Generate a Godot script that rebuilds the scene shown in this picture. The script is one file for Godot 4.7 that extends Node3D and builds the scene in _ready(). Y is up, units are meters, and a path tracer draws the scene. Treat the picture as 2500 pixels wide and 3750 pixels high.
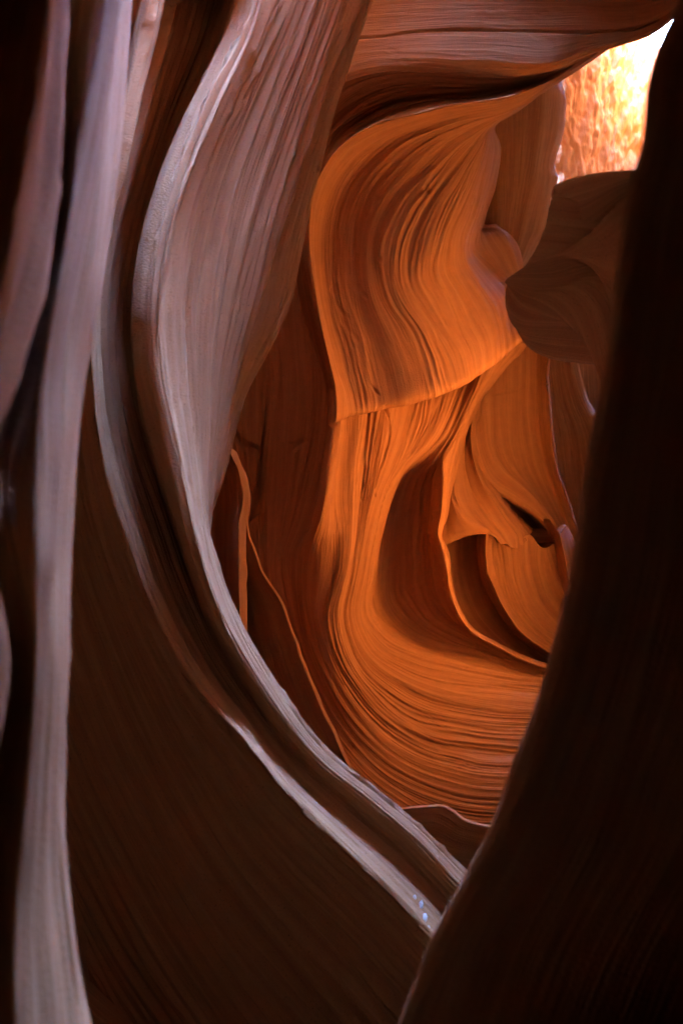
extends Node3D
# A sandstone slot canyon. All control points are metres in world space, y up.

var strata := FastNoiseLite.new()
var lumps := FastNoiseLite.new()
var grain := FastNoiseLite.new()
var mats := {}

func noise_texture(sd: int, freq: float, octaves: int, ramp: Gradient, size := 512, kind := FastNoiseLite.TYPE_SIMPLEX_SMOOTH) -> NoiseTexture2D:
	var n := FastNoiseLite.new()
	n.noise_type = kind
	n.seed = sd
	n.frequency = freq
	n.fractal_octaves = octaves
	n.fractal_gain = 0.55
	var t := NoiseTexture2D.new()
	t.width = size
	t.height = size
	t.seamless = true
	t.normalize = true
	t.noise = n
	if ramp:
		t.color_ramp = ramp
	return t

func ramp_of(stops: Array) -> Gradient:
	var g := Gradient.new()
	var o := PackedFloat32Array()
	var c := PackedColorArray()
	for s in stops:
		o.append(s[0])
		c.append(s[1])
	g.offsets = o
	g.colors = c
	return g

func seamless(sd: int, freq: float, octaves: int, w: int, h: int) -> PackedByteArray:
	# tiling noise, w by h, stretched to SIDE by SIDE
	var n := FastNoiseLite.new()
	n.noise_type = FastNoiseLite.TYPE_SIMPLEX_SMOOTH
	n.seed = sd
	n.frequency = freq
	n.fractal_octaves = octaves
	var im := n.get_seamless_image(w, h)
	if w != SIDE or h != SIDE:
		im.resize(SIDE, SIDE, Image.INTERPOLATE_CUBIC)
	im.convert(Image.FORMAT_L8)
	return im.get_data()

const SIDE := 1024

func sandstone(base: Color, relief: float, sd: int) -> StandardMaterial3D:
	# one metre of rock: u runs across the bedding, v along it. Laminae of uneven thickness, sand grain, pits and rust specks.
	var beds := seamless(sd, 0.012, 4, SIDE, 24)
	var thin := seamless(sd + 1, 0.05, 3, SIDE, 40)
	var grit := seamless(sd + 2, 0.085, 4, SIDE, SIDE)
	var blot := seamless(sd + 3, 0.009, 3, SIDE, SIDE)
	var rgb := PackedByteArray()
	rgb.resize(SIDE * SIDE * 3)
	var hgt := PackedByteArray()
	hgt.resize(SIDE * SIDE)
	for i in SIDE * SIDE:
		var b := beds[i] / 255.0
		var t := thin[i] / 255.0
		var g := grit[i] / 255.0
		var m := blot[i] / 255.0
		var pit := maxf(0.0, g - 0.72) * 3.0
		var speck := 1.0 if g < 0.2 and m > 0.5 else 0.0
		var k := 0.90 + 0.10 * b + 0.05 * (t - 0.5) + 0.06 * (m - 0.5) + 0.05 * (g - 0.5) - 0.22 * speck
		rgb[i * 3] = int(clampf(k * 250.0, 0, 255))
		rgb[i * 3 + 1] = int(clampf((k - 0.035 * (1.0 - b) - 0.02 * m) * 250.0, 0, 255))
		rgb[i * 3 + 2] = int(clampf((k - 0.06 * (1.0 - b) - 0.03 * m) * 250.0, 0, 255))
		hgt[i] = int(clampf((0.42 * b + 0.33 * t + 0.25 * g - 0.5 * pit) * 255.0, 0, 255))
	var m := StandardMaterial3D.new()
	m.albedo_color = base.linear_to_srgb()
	m.roughness = 0.92
	m.metallic_specular = 0.25
	m.vertex_color_use_as_albedo = true
	m.albedo_texture = ImageTexture.create_from_image(Image.create_from_data(SIDE, SIDE, false, Image.FORMAT_RGB8, rgb))
	m.heightmap_enabled = true
	m.heightmap_texture = ImageTexture.create_from_image(Image.create_from_data(SIDE, SIDE, false, Image.FORMAT_L8, hgt))
	m.heightmap_scale = relief
	return m

func resample(c: PackedVector3Array, nv: int) -> PackedVector3Array:
	var n := c.size()
	var h := PackedFloat32Array()
	var cum := PackedFloat32Array([0.0])
	for i in n - 1:
		var l := maxf(c[i].distance_to(c[i + 1]), 1e-5)
		h.append(l)
		cum.append(cum[i] + l)
	var tg := PackedVector3Array()
	for i in n:
		if i == 0:
			tg.append((c[1] - c[0]) / h[0])
		elif i == n - 1:
			tg.append((c[n - 1] - c[n - 2]) / h[n - 2])
		else:
			var a := (c[i] - c[i - 1]) / h[i - 1]
			var b := (c[i + 1] - c[i]) / h[i]
			tg.append((a * h[i] + b * h[i - 1]) / (h[i] + h[i - 1]))
	var out := PackedVector3Array()
	var k := 0
	for j in nv + 1:
		var s := cum[n - 1] * j / nv
		while k < n - 2 and s > cum[k + 1]:
			k += 1
		out.append(hermite(c[k], c[k + 1], tg[k] * h[k], tg[k + 1] * h[k], (s - cum[k]) / h[k]))
	return out

func hermite(p: Vector3, q: Vector3, a: Vector3, b: Vector3, t: float) -> Vector3:
	var t2 := t * t
	var t3 := t2 * t
	return p * (2 * t3 - 3 * t2 + 1) + a * (t3 - 2 * t2 + t) + q * (3 * t2 - 2 * t3) + b * (t3 - t2)

# A body of rock: a skin lofted over bedding lines, with grooves along the bedding, carried back to a closed mass.
# o: nv, nu (per interval), sharp (creased lines), back (Vector3 thickness), broad / mid / fine (relief as share of wavelength),
# pit (depth m), tint (lamina contrast), cracks, sd
func rock(ctrl: Array, o: Dictionary) -> ArrayMesh:
	var nv: int = o.nv
	var nl := ctrl.size()
	var lines: Array[PackedVector3Array] = []
	for c in ctrl:
		var pv := PackedVector3Array()
		for i in range(0, c.size(), 3):
			pv.append(Vector3(c[i], c[i + 1], c[i + 2]))
		lines.append(resample(pv, nv))
	var sharp: Array = o.get("sharp", [])
	var nu: Array = o.nu
	# mean widths and lengths in metres
	var wid := PackedFloat32Array()
	for i in nl - 1:
		var w := 0.0
		for j in range(0, nv + 1, 4):
			w += lines[i][j].distance_to(lines[i + 1][j])
		wid.append(w / (nv / 4 + 1))
	var length := 0.0
	var ml: PackedVector3Array = lines[nl / 2]
	for j in nv:
		length += ml[j].distance_to(ml[j + 1])
	var cols := 1
	for x in nu:
		cols += int(x)
	var pos := PackedVector3Array()
	pos.resize(cols * (nv + 1))
	var ratio := PackedFloat32Array()
	ratio.resize(cols * (nv + 1))
	var sc := PackedFloat32Array()
	sc.resize(cols)
	var tg0 := PackedVector3Array()
	var tg1 := PackedVector3Array()
	tg0.resize(nl)
	tg1.resize(nl)
	var hh := PackedFloat32Array()
	hh.resize(nl - 1)
	for j in nv + 1:
		for i in nl - 1:
			hh[i] = maxf(lines[i][j].distance_to(lines[i + 1][j]), 1e-4)
		for i in nl:
			var left := Vector3.ZERO
			var right := Vector3.ZERO
			if i > 0:
				left = (lines[i][j] - lines[i - 1][j]) / hh[i - 1]
			if i < nl - 1:
				right = (lines[i + 1][j] - lines[i][j]) / hh[i]
			if i == 0:
				tg0[i] = right
				tg1[i] = right
			elif i == nl - 1:
				tg0[i] = left
				tg1[i] = left
			elif i in sharp:
				tg0[i] = left
				tg1[i] = right
			else:
				var m := (left * hh[i] + right * hh[i - 1]) / (hh[i] + hh[i - 1])
				tg0[i] = m
				tg1[i] = m
		var at := j * cols
		var s := 0.0
		var col := 0
		for i in nl - 1:
			var n: int = nu[i]
			var last := n + 1 if i == nl - 2 else n
			var rr := clampf(hh[i] / maxf(wid[i], 1e-3), 0.02, 1.4)
			for q in last:
				var t := float(q) / n
				pos[at + col] = hermite(lines[i][j], lines[i + 1][j], tg1[i] * hh[i], tg0[i + 1] * hh[i], t)
				ratio[at + col] = rr
				sc[col] = s + wid[i] * t
				col += 1
			s += wid[i]
	# relief
	var nrm := normals_of(pos, cols, nv + 1)
	var sd: int = o.get("sd", 1)
	var flip: float = o.get("out", 1.0)
	var broad: float = o.get("broad", 0.0)
	var mid: float = o.get("mid", 0.0)
	var fine: float = o.get("fine", 0.0)
	var rough: float = o.get("rough", 0.0)
	var pit: float = o.get("pit", 0.0)
	var unit: float = o.get("unit", 0.01)      # fine groove wavelength, m
	var tint: float = o.get("tint", 0.12)
	var calm: float = o.get("calm", 0.0)      # rows over which the grooves die out towards a lip
	var waver: float = o.get("waver", 0.25)
	var cols_out := PackedColorArray()
	cols_out.resize(pos.size())
	var uv := PackedVector2Array()
	uv.resize(pos.size())
	var dv := length / nv
	var cracks: Array = o.get("cracks", [])
	for j in nv + 1:
		var v := j * dv
		for c in cols:
			var k := j * cols + c
			var s := sc[c]
			var sw := s + waver * unit * 6.0 * lumps.get_noise_3d(s * 3.0, v * 1.2, sd * 3.1)
			var d := 0.0
			var f1 := 1.0 / (unit * 9.0)
			var f2 := 1.0 / (unit * 3.0)
			var f3 := 1.0 / unit
			var nb := strata.get_noise_3d(sw * f1, v * 0.25, sd * 7.7)
			var nm := strata.get_noise_3d(sw * f2, v * 0.35, sd * 7.7 + 40.0)
			var nf := strata.get_noise_3d(sw * f3, v * 0.8, sd * 7.7 + 80.0)
			# beds come in sets: some smooth, some ribbed
			var set_ := clampf(0.5 + 1.6 * lumps.get_noise_3d(sw * f1 * 0.45, v * 0.22, sd * 5.0 + 20.0), 0.0, 1.3)
			var rib := 1.0 - absf(nm) * 2.2
			d += broad * unit * 9.0 * nb
			d += mid * unit * 3.0 * (rib * rib * signf(rib) - 0.2) * set_
			d += fine * unit * nf * (0.25 + set_)
			if rough > 0.0:
				d += rough * (0.9 * absf(grain.get_noise_3d(pos[k].x * 1.5 + 9.0, pos[k].y * 0.22, pos[k].z * 1.5)) + 0.5 * absf(grain.get_noise_3d(pos[k].x * 3.1, pos[k].y * 0.9, pos[k].z * 3.1)) + 0.22 * grain.get_noise_3d(pos[k].x * 7.0, pos[k].y * 3.0, pos[k].z * 7.0))
			if pit > 0.0:
				var pn := grain.get_noise_3d(s * 9.0 / (unit * 100.0), v * 2.2, sd + 0.5)
				if pn > 0.42:
					d -= pit * minf((pn - 0.42) * 6.0, 1.0)
			d *= ratio[k]
			if calm > 0.0:
				d *= clampf((nv - j) / calm, 0.08, 1.0)
			var p := pos[k]
			for cr in cracks:
				d -= crack_depth(p, cr)
			pos[k] = p + nrm[k] * d * flip
			var b := 1.0 + tint * (0.5 * nb + 0.9 * nm + 0.5 * nf)
			cols_out[k] = Color(b, b * (1.0 + 0.25 * tint * nm), b * (1.0 + 0.4 * tint * nb))
			uv[k] = Vector2(s, v)
	nrm = normals_of(pos, cols, nv + 1)
	return close_mass(pos, nrm, uv, cols_out, cols, nv + 1, o)

func crack_depth(p: Vector3, cr: Dictionary) -> float:
	var box: AABB = cr.box
	if not box.has_point(p):
		return 0.0
	var best := 1e9
	var pts: PackedVector3Array = cr.pts
	for i in pts.size() - 1:
		var a := pts[i]
		var e := pts[i + 1] - a
		var t := clampf((p - a).dot(e) / e.length_squared(), 0, 1)
		best = minf(best, p.distance_to(a + e * t))
	return cr.deep * maxf(0.0, 1.0 - best / cr.wide)

func normals_of(pos: PackedVector3Array, cols: int, rows: int) -> PackedVector3Array:
	var out := PackedVector3Array()
	out.resize(pos.size())
	var prev := Vector3(0, 0, 1)
	for j in rows:
		var ja := maxi(j - 1, 0) * cols
		var jb := mini(j + 1, rows - 1) * cols
		for c in cols:
			var du := pos[j * cols + mini(c + 1, cols - 1)] - pos[j * cols + maxi(c - 1, 0)]
			var dw := pos[jb + c] - pos[ja + c]
			var n := dw.cross(du)
			if n.length_squared() > 1e-16:
				prev = n.normalized()
			out[j * cols + c] = prev
	return out

func close_mass(pos: PackedVector3Array, nrm: PackedVector3Array, uv: PackedVector2Array, col: PackedColorArray, cols: int, rows: int, o: Dictionary) -> ArrayMesh:
	var idx := PackedInt32Array()
	idx.resize((cols - 1) * (rows - 1) * 6)
	var w := 0
	for j in rows - 1:
		for c in cols - 1:
			var a := j * cols + c
			idx[w] = a
			idx[w + 1] = a + 1
			idx[w + 2] = a + cols
			idx[w + 3] = a + 1
			idx[w + 4] = a + cols + 1
			idx[w + 5] = a + cols
			w += 6
	var back: Vector3 = o.get("back", Vector3.ZERO)
	if back != Vector3.ZERO:
		# a ring round the edge, the same ring pushed back, and a coarse rear face
		var ring := PackedInt32Array()
		for c in cols:
			ring.append(c)
		for j in range(1, rows):
			ring.append(j * cols + cols - 1)
		for c in range(cols - 2, -1, -1):
			ring.append((rows - 1) * cols + c)
		for j in range(rows - 2, 0, -1):
			ring.append(j * cols)
		var first := pos.size()
		var m := ring.size()
		for step in [0.0, 0.12, 1.0]:
			for r in m:
				var e := pos[ring[r]]
				var tan_ := pos[ring[(r + 1) % m]] - pos[ring[(r + m - 1) % m]]
				var p: Vector3 = e + back * step
				pos.append(p)
				nrm.append(tan_.cross(back).normalized() if tan_.length_squared() > 1e-14 else nrm[ring[r]])
				uv.append(uv[ring[r]] + Vector2(0, back.length() * step))
				col.append(col[ring[r]])
		for q in 2:
			for r in m:
				var a := first + q * m + r
				var b := first + q * m + (r + 1) % m
				idx.append_array([a, a + m, b, b, a + m, b + m])
		# rear face
		var su := maxi(1, (cols - 1) / 12)
		var sv := maxi(1, (rows - 1) / 24)
		var cs := []
		for c in range(0, cols - 1, su):
			cs.append(c)
		cs.append(cols - 1)
		var rs := []
		for j in range(0, rows - 1, sv):
			rs.append(j)
		rs.append(rows - 1)
		var base := pos.size()
		for j in rs:
			for c in cs:
				var k: int = j * cols + c
				pos.append(pos[k] + back)
				nrm.append(-nrm[k])
				uv.append(uv[k])
				col.append(col[k])
		for j in rs.size() - 1:
			for c in cs.size() - 1:
				var a: int = base + j * cs.size() + c
				var b: int = a + cs.size()
				idx.append_array([a, b, a + 1, a + 1, b, b + 1])
	var arr := []
	arr.resize(Mesh.ARRAY_MAX)
	arr[Mesh.ARRAY_VERTEX] = pos
	arr[Mesh.ARRAY_NORMAL] = nrm
	arr[Mesh.ARRAY_TEX_UV] = uv
	arr[Mesh.ARRAY_COLOR] = col
	arr[Mesh.ARRAY_INDEX] = idx
	var mesh := ArrayMesh.new()
	mesh.add_surface_from_arrays(Mesh.PRIMITIVE_TRIANGLES, arr)
	return mesh

func obj(called: String, mesh: Mesh, mat: Material, parent: Node = self) -> MeshInstance3D:
	var o := MeshInstance3D.new()
	o.name = called
	o.mesh = mesh
	o.material_override = mat
	parent.add_child(o, true)
	return o

func tag(o: Node, label: String, category: String, group := "") -> void:
	o.set_meta("label", label)
	o.set_meta("kind", "thing")
	o.set_meta("category", category)
	if group:
		o.set_meta("group", group)

func thing(called: String, label: String, category: String, at: Vector3) -> Node3D:
	var o := Node3D.new()
	o.name = called
	add_child(o, true)
	o.position = at
	tag(o, label, category)
	return o

func part(called: String, mesh: Mesh, mat: Material, parent: Node3D) -> MeshInstance3D:
	var o := obj(called, mesh, mat, parent)
	o.position = -parent.position
	return o

# a small irregular lump, flattened on its seat
func lump(radius: float, flat: float, sd: int) -> ArrayMesh:
	var st := SurfaceTool.new()
	st.begin(Mesh.PRIMITIVE_TRIANGLES)
	var rings := 7
	var segs := 10
	var pt := func(i: int, j: int) -> Vector3:
		var a := PI * i / rings
		var b := TAU * (j % segs) / segs
		var dir := Vector3(sin(a) * cos(b), cos(a), sin(a) * sin(b))
		var r := radius * (1.0 + 0.45 * lumps.get_noise_3d(dir.x * 1.7 + sd * 3.0, dir.y * 1.7, dir.z * 1.7))
		return Vector3(dir.x * r * 0.8, dir.y * r * 1.3, dir.z * r * flat)
	st.set_smooth_group(0)
	for i in rings:
		for j in segs:
			var a: Vector3 = pt.call(i, j)
			var b: Vector3 = pt.call(i, j + 1)
			var c: Vector3 = pt.call(i + 1, j)
			var d: Vector3 = pt.call(i + 1, j + 1)
			for q in ([a, b, c, b, d, c] if i > 0 else [a, d, c]):
				st.add_vertex(q)
	st.generate_normals()
	return st.commit()

func seat(mesh: Mesh, near: Vector3) -> Vector3:
	var v: PackedVector3Array = mesh.surface_get_arrays(0)[Mesh.ARRAY_VERTEX]
	var best := v[0]
	for p in v:
		if p.distance_squared_to(near) < best.distance_squared_to(near):
			best = p
	return best

func _ready() -> void:
	# ---- camera
	var cam := Camera3D.new()
	cam.name = "camera"
	cam.fov = 50.0
	cam.near = 0.05
	cam.far = 400.0
	cam.position = Vector3(0, 1.6, 0)
	cam.rotation = Vector3(deg_to_rad(15.000), 0, 0)
	var lens := CameraAttributesPhysical.new()
	lens.frustum_focal_length = 25.73
	lens.frustum_focus_distance = 7.5
	lens.exposure_aperture = 1.7
	lens.frustum_near = 0.05
	lens.frustum_far = 400.0
	cam.attributes = lens
	add_child(cam)
	# ---- sky, exposure
	var sky_mat := ProceduralSkyMaterial.new()
	sky_mat.sky_top_color = Color(0.38, 0.53, 0.86)
	sky_mat.sky_horizon_color = Color(0.62, 0.74, 0.92)
	sky_mat.sky_curve = 0.15
	sky_mat.sky_energy_multiplier = 2.6
	sky_mat.ground_bottom_color = Color(0.35, 0.25, 0.18)
	sky_mat.ground_horizon_color = Color(0.6, 0.5, 0.42)
	sky_mat.sun_angle_max = 2.0
	var sky := Sky.new()
	sky.sky_material = sky_mat
	var env := Environment.new()
	env.background_mode = Environment.BG_SKY
	env.sky = sky
	env.tonemap_mode = Environment.TONE_MAPPER_LINEAR
	env.tonemap_exposure = 78.0
	env.sdfgi_enabled = true
	env.ssao_enabled = true
	env.ssil_enabled = true
	var we := WorldEnvironment.new()
	we.name = "world_environment"
	we.environment = env
	add_child(we)
	# ---- sun
	var sun := DirectionalLight3D.new()
	sun.name = "sun"
	sun.light_energy = 1.6
	sun.light_color = Color(1.0, 0.95, 0.86)
	sun.light_angular_distance = 0.5
	sun.shadow_enabled = true
	add_child(sun)
	sun.look_at_from_position(Vector3.ZERO, Vector3(0.5227, -0.7841, -0.3346), Vector3.UP)
	# ---- noises and rock materials
	strata.noise_type = FastNoiseLite.TYPE_SIMPLEX_SMOOTH
	strata.frequency = 1.0
	strata.fractal_octaves = 2
	strata.seed = 5
	lumps.noise_type = FastNoiseLite.TYPE_SIMPLEX_SMOOTH
	lumps.frequency = 1.0
	lumps.fractal_octaves = 2
	lumps.seed = 11
	grain.noise_type = FastNoiseLite.TYPE_SIMPLEX_SMOOTH
	grain.frequency = 1.0
	grain.fractal_octaves = 3
	grain.seed = 23
	var rock_red := sandstone(Color(0.41, 0.19, 0.068), 1.0, 3)
	var sand := StandardMaterial3D.new()
	sand.albedo_color = Color(0.30, 0.15, 0.075).linear_to_srgb()
	sand.roughness = 0.95
	sand.uv1_triplanar = true
	sand.uv1_world_triplanar = true
	sand.albedo_texture = noise_texture(90, 0.02, 4, ramp_of([[0.0, Color(0.8, 0.78, 0.75)], [1.0, Color(1, 1, 1)]]))
	var ground := PlaneMesh.new()
	ground.size = Vector2(120, 120)
	var ground_node := obj("ground", ground, sand)
	ground_node.position = Vector3(0, -6, 0)
	ground_node.set_meta("kind", "structure")
	obj("plateau_left", rock([
		[-5.3, 10.8, 14, -5.3, 11.1, -2.5, -5.3, 10.8, -19],
		[-32.65, 11.1, 14, -32.65, 11.4, -2.5, -32.65, 11.1, -19],
		[-60, 10.8, 14, -60, 11.1, -2.5, -60, 10.8, -19]], {"nv": 16, "nu": [14, 14], "back": Vector3(0.000, -17.000, 0.000), "sd": 120, "unit": 0.3, "broad": 0.2, "mid": 0.1, "fine": 0.0}), rock_red).set_meta("kind", "structure")
	obj("plateau_right", rock([
		[60, 10.8, 14, 60, 11.1, -2.5, 60, 10.8, -19],
		[32.8, 11.1, 14, 32.8, 11.4, -2.5, 32.8, 11.1, -19],
		[5.6, 10.8, 14, 5.6, 11.1, -2.5, 5.6, 10.8, -19]], {"nv": 16, "nu": [14, 14], "back": Vector3(0.000, -17.000, 0.000), "sd": 121, "unit": 0.3, "broad": 0.2, "mid": 0.1, "fine": 0.0}), rock_red).set_meta("kind", "structure")
	obj("plateau_far", rock([
		[60, 12.5, -19.2, 60, 12.8, -44.6, 60, 12.5, -70],
		[0, 12.8, -19.2, 0, 13.1, -44.6, 0, 12.8, -70],
		[-60, 12.5, -19.2, -60, 12.8, -44.6, -60, 12.5, -70]], {"nv": 25, "nu": [31, 31], "back": Vector3(0.000, -18.700, 0.000), "sd": 122, "unit": 0.3, "broad": 0.2, "mid": 0.1, "fine": 0.0}), rock_red).set_meta("kind", "structure")
	obj("plateau_behind", rock([
		[60, 10.8, 70, 60, 11.1, 42.1, 60, 10.8, 14.2],
		[0, 11.1, 70, 0, 11.4, 42.1, 0, 11.1, 14.2],
		[-60, 10.8, 70, -60, 11.1, 42.1, -60, 10.8, 14.2]], {"nv": 27, "nu": [31, 31], "back": Vector3(0.000, -17.000, 0.000), "sd": 123, "unit": 0.3, "broad": 0.2, "mid": 0.1, "fine": 0.0}), rock_red).set_meta("kind", "structure")
	obj("added_sun_block_high", rock([  # unseen rock bar, added to keep sun off the brow and bowl crest
		[-1.9, 9.4, -5.95, -1.9, 9.3, -7, -1.9, 9.4, -8.6],
		[-1.4, 9.3, -5.95, -1.4, 9.2, -7, -1.4, 9.3, -8.6],
		[-0.9, 9.4, -5.95, -0.9, 9.3, -7, -0.9, 9.4, -8.6]], {"nv": 17, "nu": [4, 4], "back": Vector3(0.000, 2.200, 0.000), "sd": 126, "unit": 0.04, "broad": 0.03, "mid": 0.03, "fine": 0.0}), rock_red).set_meta("kind", "structure")
	obj("canyon_wall_far_lower", rock([
		[6, -6.3, -17, 6, 0, -16.8, 6, 7, -16.6],
		[1, -6.3, -17, 1, 0, -16.6, 1, 6.5, -16.2],
		[-3, -6.3, -17, -3, 0, -16.6, -3, 6, -16.2]], {"nv": 44, "nu": [17, 14], "back": Vector3(0.000, 0.000, -2.000), "sd": 124, "unit": 0.08, "broad": 0.1, "mid": 0.06, "fine": 0.03}), rock_red).set_meta("kind", "structure")
	obj("canyon_wall_far_left", rock([
		[2.2, 5.5, -16.2, 2.2, 9, -15.4, 2.2, 13, -14.6],
		[0, 5.5, -16, 0, 9, -15.2, 0, 13, -14.4],
		[-3, 5.5, -16, -3, 9, -15.2, -3, 13, -14.4]], {"nv": 25, "nu": [8, 10], "back": Vector3(0.000, 0.000, -2.000), "sd": 125, "unit": 0.08, "broad": 0.1, "mid": 0.06, "fine": 0.03}), rock_red).set_meta("kind", "structure")
	obj("canyon_floor_ledge", rock([
		[-3, 0.02, 10.5, 0, 0, 10.5, 3, 0.02, 10.5],
		[-3, 0.02, 4, 0, 0, 4, 3, 0.02, 4],
		[-3, 0.02, -0.6, 0, 0, -0.6, 3, 0.02, -0.6],
		[-3, -0.2, -1.5, 0, -0.2, -1.5, 3, -0.2, -1.5],
		[-3, -0.9, -1.8, 0, -0.9, -1.8, 3, -0.9, -1.8]], {"nv": 40, "nu": [44, 31, 7, 6], "back": Vector3(0.000, -6.400, 0.100), "sd": 114, "unit": 0.04, "broad": 0.1, "mid": 0.06, "fine": 0.03}), rock_red).set_meta("kind", "structure")
	obj("added_sky_block_middle", rock([  # unseen slab added above the sun beam to close off the sky
		[0.2, 9.8, -6.2, 0.2, 9.8, -7.2, 0.2, 9.8, -8.2],
		[1.2, 8.7, -6.2, 1.2, 8.7, -7.2, 1.2, 9, -8.2],
		[2, 8.3, -6.2, 2, 8.5, -7.2, 2, 8.9, -8.2],
		[3.6, 8.3, -6.2, 3.6, 8.5, -7.2, 3.6, 8.9, -8.2]], {"nv": 17, "nu": [13, 8, 14], "back": Vector3(0.000, 2.000, 0.000), "sd": 113, "unit": 0.04, "broad": 0.1, "mid": 0.06, "fine": 0.03}), rock_red).set_meta("kind", "structure")
	obj("canyon_wall_left", rock([  # out-of-view rim notched and raised to steer the sun beam
		[-2.3, -6.2, -20, -2.25, 3, -20, -2.2, 6, -20, -2.3, 9, -20],
		[-2, -6.2, -13, -1.95, 3, -13, -1.9, 6, -13, -2, 12, -13],
		[-1.3, -6.2, -9, -1.25, 3, -9, -1.2, 6, -9, -1.3, 12, -9],
		[-1.3, -6.2, -8, -1.25, 3, -8, -1.2, 6, -8, -1.3, 12, -8],
		[-1.3, -6.2, -6.57, -1.25, 3, -6.57, -1.2, 6, -6.57, -1.3, 11, -6.57],
		[-1.3, -6.2, -6.45, -1.25, 3, -6.45, -1.2, 6, -6.45, -1.3, 5.5, -6.45],
		[-1.3, -6.2, -6.05, -1.25, 3, -6.05, -1.2, 6, -6.05, -1.3, 5.5, -6.05],
		[-2.5, -6.2, -5.85, -2.45, 3, -5.85, -2.4, 6, -5.85, -2.5, 6.5, -5.85],
		[-2.7, -6.2, -5.5, -2.65, 3, -5.5, -2.6, 6, -5.5, -2.7, 6.6, -5.5],
		[-2.7, -6.2, -4.2, -2.65, 3, -4.2, -2.6, 6, -4.2, -2.7, 6.6, -4.2],
		[-2.7, -6.2, -3.9, -2.65, 3, -3.9, -2.6, 6, -3.9, -2.7, 12, -3.9],
		[-2.7, -6.2, -3, -2.65, 3, -3, -2.6, 6, -3, -2.7, 12, -3],
		[-2.7, -6.2, -1.8, -2.65, 3, -1.8, -2.6, 6, -1.8, -2.7, 12, -1.8],
		[-2.7, -6.2, 5, -2.65, 3, 5, -2.6, 6, 5, -2.7, 12, 5],
		[-2.7, -6.2, 11, -2.65, 3, 11, -2.6, 6, 11, -2.7, 12, 11]], {"nv": 121, "nu": [64, 34, 9, 15, 46, 4, 14, 4, 11, 46, 8, 10, 57, 50], "back": Vector3(-2.500, 0.000, 0.000), "sd": 102, "unit": 0.05, "broad": 0.1, "mid": 0.06, "fine": 0.03}), rock_red).set_meta("kind", "structure")
	obj("added_roof_block", rock([  # unseen slab added over the camera to keep the near right wall dark
		[-2.6, 3.5, -1.8, -0.8, 3.5, -1.8, 0.3, 3.6, -1.9, 3.2, 3.6, -1.9],
		[-2.6, 3.2, -1.5, -0.8, 3.2, -1.5, 0.3, 3.2, -1.6, 3.2, 3.2, -1.6],
		[-2.6, 2.6, -0.9, -1, 2.6, -0.9, 1, 2.55, -0.9, 3.2, 2.5, -0.9],
		[-2.6, 2.5, 0, -1, 2.6, 0, 1, 2.55, 0, 3.2, 2.5, 0],
		[-2.9, 2.6, 11, -1, 2.7, 11, 1, 2.7, 11, 3.2, 2.6, 11]], {"nv": 40, "nu": [4, 7, 7, 74], "back": Vector3(0.000, 4.500, 0.000), "sd": 106, "unit": 0.05, "broad": 0.1, "mid": 0.06, "fine": 0.03}), rock_red).set_meta("kind", "structure")
	obj("canyon_wall_near_right", rock([
		[2.3, -6.2, 11, 2.3, 3, 11, 2.3, 6.5, 11],
		[2.3, -6.2, 5, 2.3, 3, 5, 2.3, 6.5, 5],
		[2.3, -6.2, 1, 2.3, 3, 1, 2.3, 6.5, 1],
		[2.3, -6.2, -1, 2.3, 3, -1, 2.3, 6.5, -1],
		[2.3, -6.2, -2.8, 2.3, 3, -2.8, 2.3, 6.5, -2.8]], {"nv": 84, "nu": [40, 27, 14, 12], "back": Vector3(1.500, 0.000, 0.000), "sd": 107, "unit": 0.05, "broad": 0.1, "mid": 0.06, "fine": 0.03}), rock_red).set_meta("kind", "structure")
	obj("canyon_wall_behind", rock([
		[-3, -0.3, 10, -3, 3, 10, -3, 7, 10],
		[0, -0.3, 10.2, 0, 3, 10.2, 0, 7, 10],
		[3, -0.3, 10, 3, 3, 10, 3, 7, 10]], {"nv": 36, "nu": [16, 16], "back": Vector3(0.000, 0.000, 1.000), "sd": 103, "unit": 0.05, "broad": 0.1, "mid": 0.06, "fine": 0.03}), rock_red).set_meta("kind", "structure")
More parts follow.
